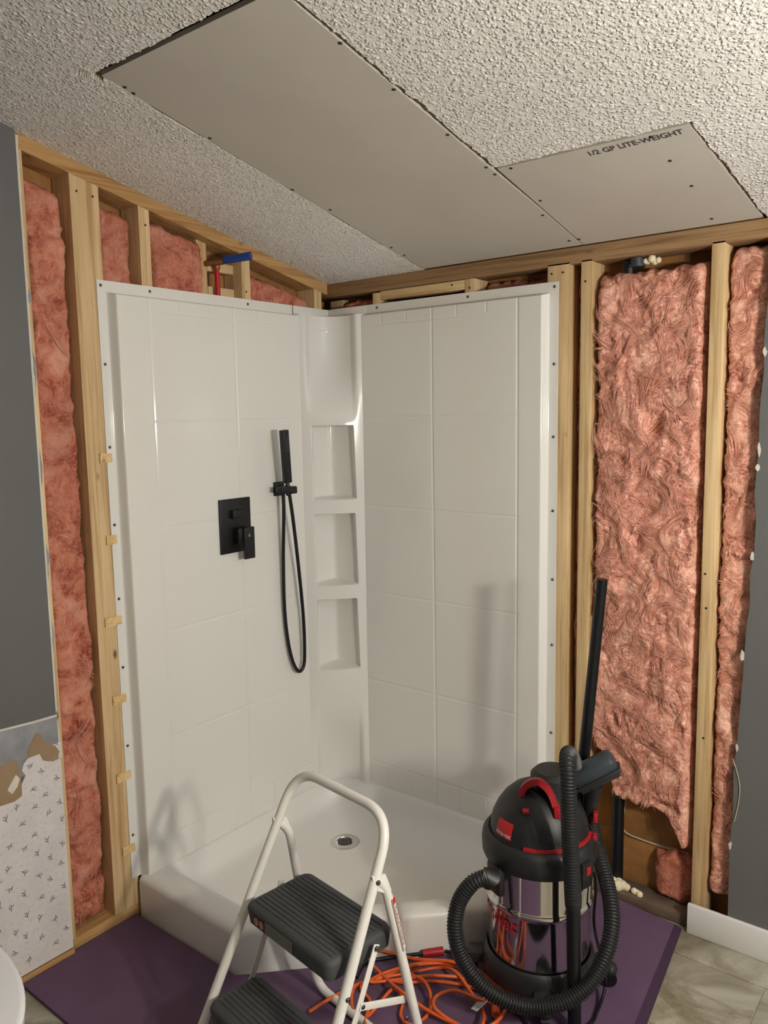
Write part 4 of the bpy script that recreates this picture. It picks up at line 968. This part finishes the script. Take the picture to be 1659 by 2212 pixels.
w0, w1 = onY((1301, 1252), -0.36), onY((1262, 1630), -0.345); dv = (w1-w0).normalized(); w2 = w0+dv*((w0.z-0.40)/-dv.z)
obj('wand_holder', MB().tube([w2-GZ*0.02, w2+GZ*0.05], 0.024, 18).obox(w2.lerp(Vector((AX.x, AX.y, w2.z)), 0.15), (w2-AX).normalized(), RT, GZ, 0.03, 0.02, 0.02, 0.004), 'black_plastic', lid)
wnd = thing('extension_wand', 'long straight black vacuum wand rising in front of the pink insulation', 'vacuum wand', tuple(w2))
tb = MB().tube([w0, w2], [0.0145, 0.0165], 20, caps=False); tb.tube([w0, w0+dv*0.05], 0.0125, 20)
obj('wand_tube', tb, 'matte_black', wnd)

noz = thing('floor_nozzle', 'dark grey vacuum floor nozzle stuck on behind the hose top', 'vacuum nozzle', tuple(vq((1285, 1720), -0.06)))
n0, n1 = vq((1238, 1684), -0.02), vq((1326, 1640), -0.02); dn = (n1-n0).normalized(); up = (GZ-dn*dn.z).normalized(); bk = dn.cross(up)
def nsec(p, s): return [p+up*(0.029*math.sin(a)*s+0.002)+bk*0.034*math.cos(a)*s for a in [2*PI*k/16 for k in range(16)]]
obj('head', MB().loft([nsec(n0, 0.85), nsec(n0+dn*0.006, 1.0), nsec(n1-dn*0.012, 1.0), nsec(n1-dn*0.003, 0.92), nsec(n1, 0.75)], True, True), 'grey_plastic', noz, sharp=40)
obj('brush_lip', MB().obox((n0+n1)/2-up*0.024, dn, up, bk, (n1-n0).length/2+0.004, 0.005, 0.026, 0.002).obox((n0+n1)/2-up*0.034, dn, up, bk, (n1-n0).length/2-0.004, 0.007, 0.020, 0.002), 'black_plastic', noz)
obj('neck', MB().tube([vq((1283, 1690), -0.02), vq((1277, 1725), -0.045), vq((1272, 1775), -0.07)], [0.026, 0.021, 0.0185], 18), 'black_plastic', noz)

# ================================================================== EXTENSION CORD AND ADAPTER
ec = thing('extension_lead', 'tangled orange extension cord lying beside the vacuum', 'extension cord', tuple(onZ((930, 2110), 0.0)))
rs = random.Random(21); pl = []
def off_curb(p, m=0.012):
    d_ = (1.44+m*1.41-(p.x-p.y))/2
    return p+Vector((d_, -d_, 0)) if d_ > 0 else p
def zp(u, z): return off_curb(onZ(u, z))
ctrl = [(668, 2186), (712, 2158), (770, 2128), (830, 2108), (900, 2082), (975, 2085), (1040, 2110), (1070, 2150), (1010, 2130), (940, 2120), (870, 2122), (815, 2115), (768, 2130), (760, 2170), (775, 2205),
        (800, 2190), (850, 2135), (870, 2160), (866, 2195), (890, 2214), (925, 2190), (930, 2150), (915, 2118), (880, 2098), (935, 2075), (1000, 2085), (1060, 2125), (1085, 2165),
        (1040, 2160), (985, 2140), (945, 2150), (938, 2175), (975, 2205), (1030, 2225), (1080, 2200), (1090, 2160), (1045, 2105), (980, 2078), (900, 2072), (845, 2052), (815, 2044),
        (800, 2075), (830, 2110), (865, 2140), (920, 2180), (980, 2210), (1030, 2225), (1045, 2190), (1015, 2140), (985, 2100), (950, 2090), (890, 2100), (800, 2118), (780, 2135), (800, 2165), (790, 2215), (850, 2235), (960, 2235), (1060, 2225), (1075, 2190), (1068, 2160)]
for k, u in enumerate(ctrl): pl.append(zp(u, 0.0075+0.010*abs(noise.noise((k*0.9, 3, 2)))+0.012*(k % 3 == 1)+(0.012 if 20 < k < 50 else 0)))
obj('cord', MB().tube(spline(pl, 10), 0.0046, 8), 'orange_cord', ec, sharp=80)
ctrl2 = [(1125, 2190), (1095, 2150), (1060, 2115), (1020, 2090), (960, 2080), (890, 2086), (835, 2100), (800, 2120), (845, 2118), (930, 2108), (1010, 2115), (1060, 2145), (1100, 2172), (1128, 2140), (1100, 2112), (1050, 2080)]
obj('cord', MB().tube(spline([zp(u, 0.020+0.012*(k % 2)) for k, u in enumerate(ctrl2)], 10), 0.0046, 8), 'orange_cord', ec, sharp=80)
pg0, pg1 = zp((1068, 2165), 0.022), zp((1072, 2192), 0.016); dp = (pg1-pg0).normalized()
plug = obj('plug', MB().tube([pg0-dp*0.015, pg0, pg1], [0.006, 0.011, 0.012], 12), 'orange_cord', ec)
obj('prongs', MB().tube([pg1+RT*0.004, pg1+RT*0.004+dp*0.02], 0.0018, 6).tube([pg1-RT*0.004, pg1-RT*0.004+dp*0.02], 0.0018, 6), 'chrome', plug)
c0 = zp((1038, 2168), 0.03); tagd = (zp((1055, 2150), 0.04)-zp((1022, 2182), 0.03)).normalized(); ts = Vector((0.75, -0.45, 0.15)); ts = (ts-tagd*ts.dot(tagd)).normalized()
tg = obj('paper_tag', MB().obox(c0, tagd, ts, tagd.cross(ts), 0.026, 0.0115, 0.0004), 'tag_white', ec)
ln = MB()
nt = tagd.cross(ts); nt = nt if nt.z > 0 else -nt
for k in range(6): ln.obox(c0+nt*0.0006+ts*(k-2.5)*0.0032-tagd*0.002, tagd, ts, nt, 0.019-0.003*(k % 3), 0.0006, 0.0002)
obj('tag_print', ln, 'grey_print', tg)

rc = thing('cord_adapter', 'black cord with a red taped connector lying against the shower curb', 'cord', tuple(onZ((930, 2045), 0.0)))
r0, r1 = off_curb(onZ((912, 2056), 0.012), 0.014), off_curb(onZ((956, 2048), 0.014), 0.014)
obj('red_tape', MB().tube([r0, r0.lerp(r1, 0.3), r1], [0.010, 0.0115, 0.012], 12), 'red_plastic', rc)
obj('black_cord', MB().tube(spline([zp((770, 2112), 0.006), zp((790, 2080), 0.006), zp((835, 2060), 0.007), zp((880, 2060), 0.009), r0], 8), 0.0055, 8), 'matte_black', rc, sharp=80)

# ================================================================== TOILET
to = thing('toilet', 'white toilet with closed lid at the lower left edge', 'toilet', (0.35, -1.80, FZ))
def oval(cx, cy, lx, ly, z, p=2.3, n=48, front=1.0):
    out = []
    for k in range(n):
        a = 2*PI*k/n; c_, s_ = math.cos(a), math.sin(a); out.append(Vector((max(0.225, cx+lx*math.copysign(abs(c_)**(2/p), c_)), cy+ly*math.copysign(abs(s_)**(2/p), s_), z)))
    return out
TY = -1.802
obj('bowl', MB().loft([oval(0.36, TY, 0.20, 0.11, FZ), oval(0.36, TY, 0.19, 0.10, 0.10), oval(0.40, TY, 0.20, 0.115, 0.22), oval(0.45, TY, 0.255, 0.165, 0.33), oval(0.46, TY, 0.265, 0.182, 0.385), oval(0.46, TY, 0.25, 0.17, 0.392)], True, True), 'porcelain', to, sharp=60)
def lidloop(k, z): return oval(0.405, TY, 0.345+k, 0.205+k, z, 2.0, 64)
obj('seat', MB().loft([lidloop(-0.006, 0.390), lidloop(-0.002, 0.394), lidloop(-0.002, 0.402), lidloop(-0.006, 0.406)], True, True), 'porcelain', to, sharp=60)
obj('lid', MB().loft([lidloop(-0.004, 0.407), lidloop(0, 0.410), lidloop(0, 0.420), lidloop(-0.004, 0.4245), lidloop(-0.012, 0.426), lidloop(-0.10, 0.430)], True, True), 'porcelain', to, sharp=60)
obj('tank', MB().box(0.016, 0.205, TY-0.21, TY+0.21, 0.385, 0.73, 0.02), 'porcelain', to); obj('tank_lid', MB().box(0.014, 0.215, TY-0.22, TY+0.22, 0.73, 0.765, 0.012), 'porcelain', to)

# ================================================================== VANITY LIGHT (out of the picture, gives the room its warm light)
vl = thing('vanity_light', 'two-globe vanity light on the wall beside the photographer', 'lamp', (XR, -1.39, 1.44))
obj('back_plate', MB().box(XR-0.022, XR-0.001, -1.60, -1.18, 1.475, 1.575, 0.005), 'chrome', vl)
for bk_, (bx, by, bz) in enumerate(BULBS):
    obj('socket', MB().tube([(XR-0.022, by, bz), (bx+0.042, by, bz)], 0.022, 16), 'chrome', vl)
    obj('globe', MB().sphere((bx, by, bz), 0.049, 24, 16), 'bulb_glow_dim' if bk_ else 'bulb_glow', vl)
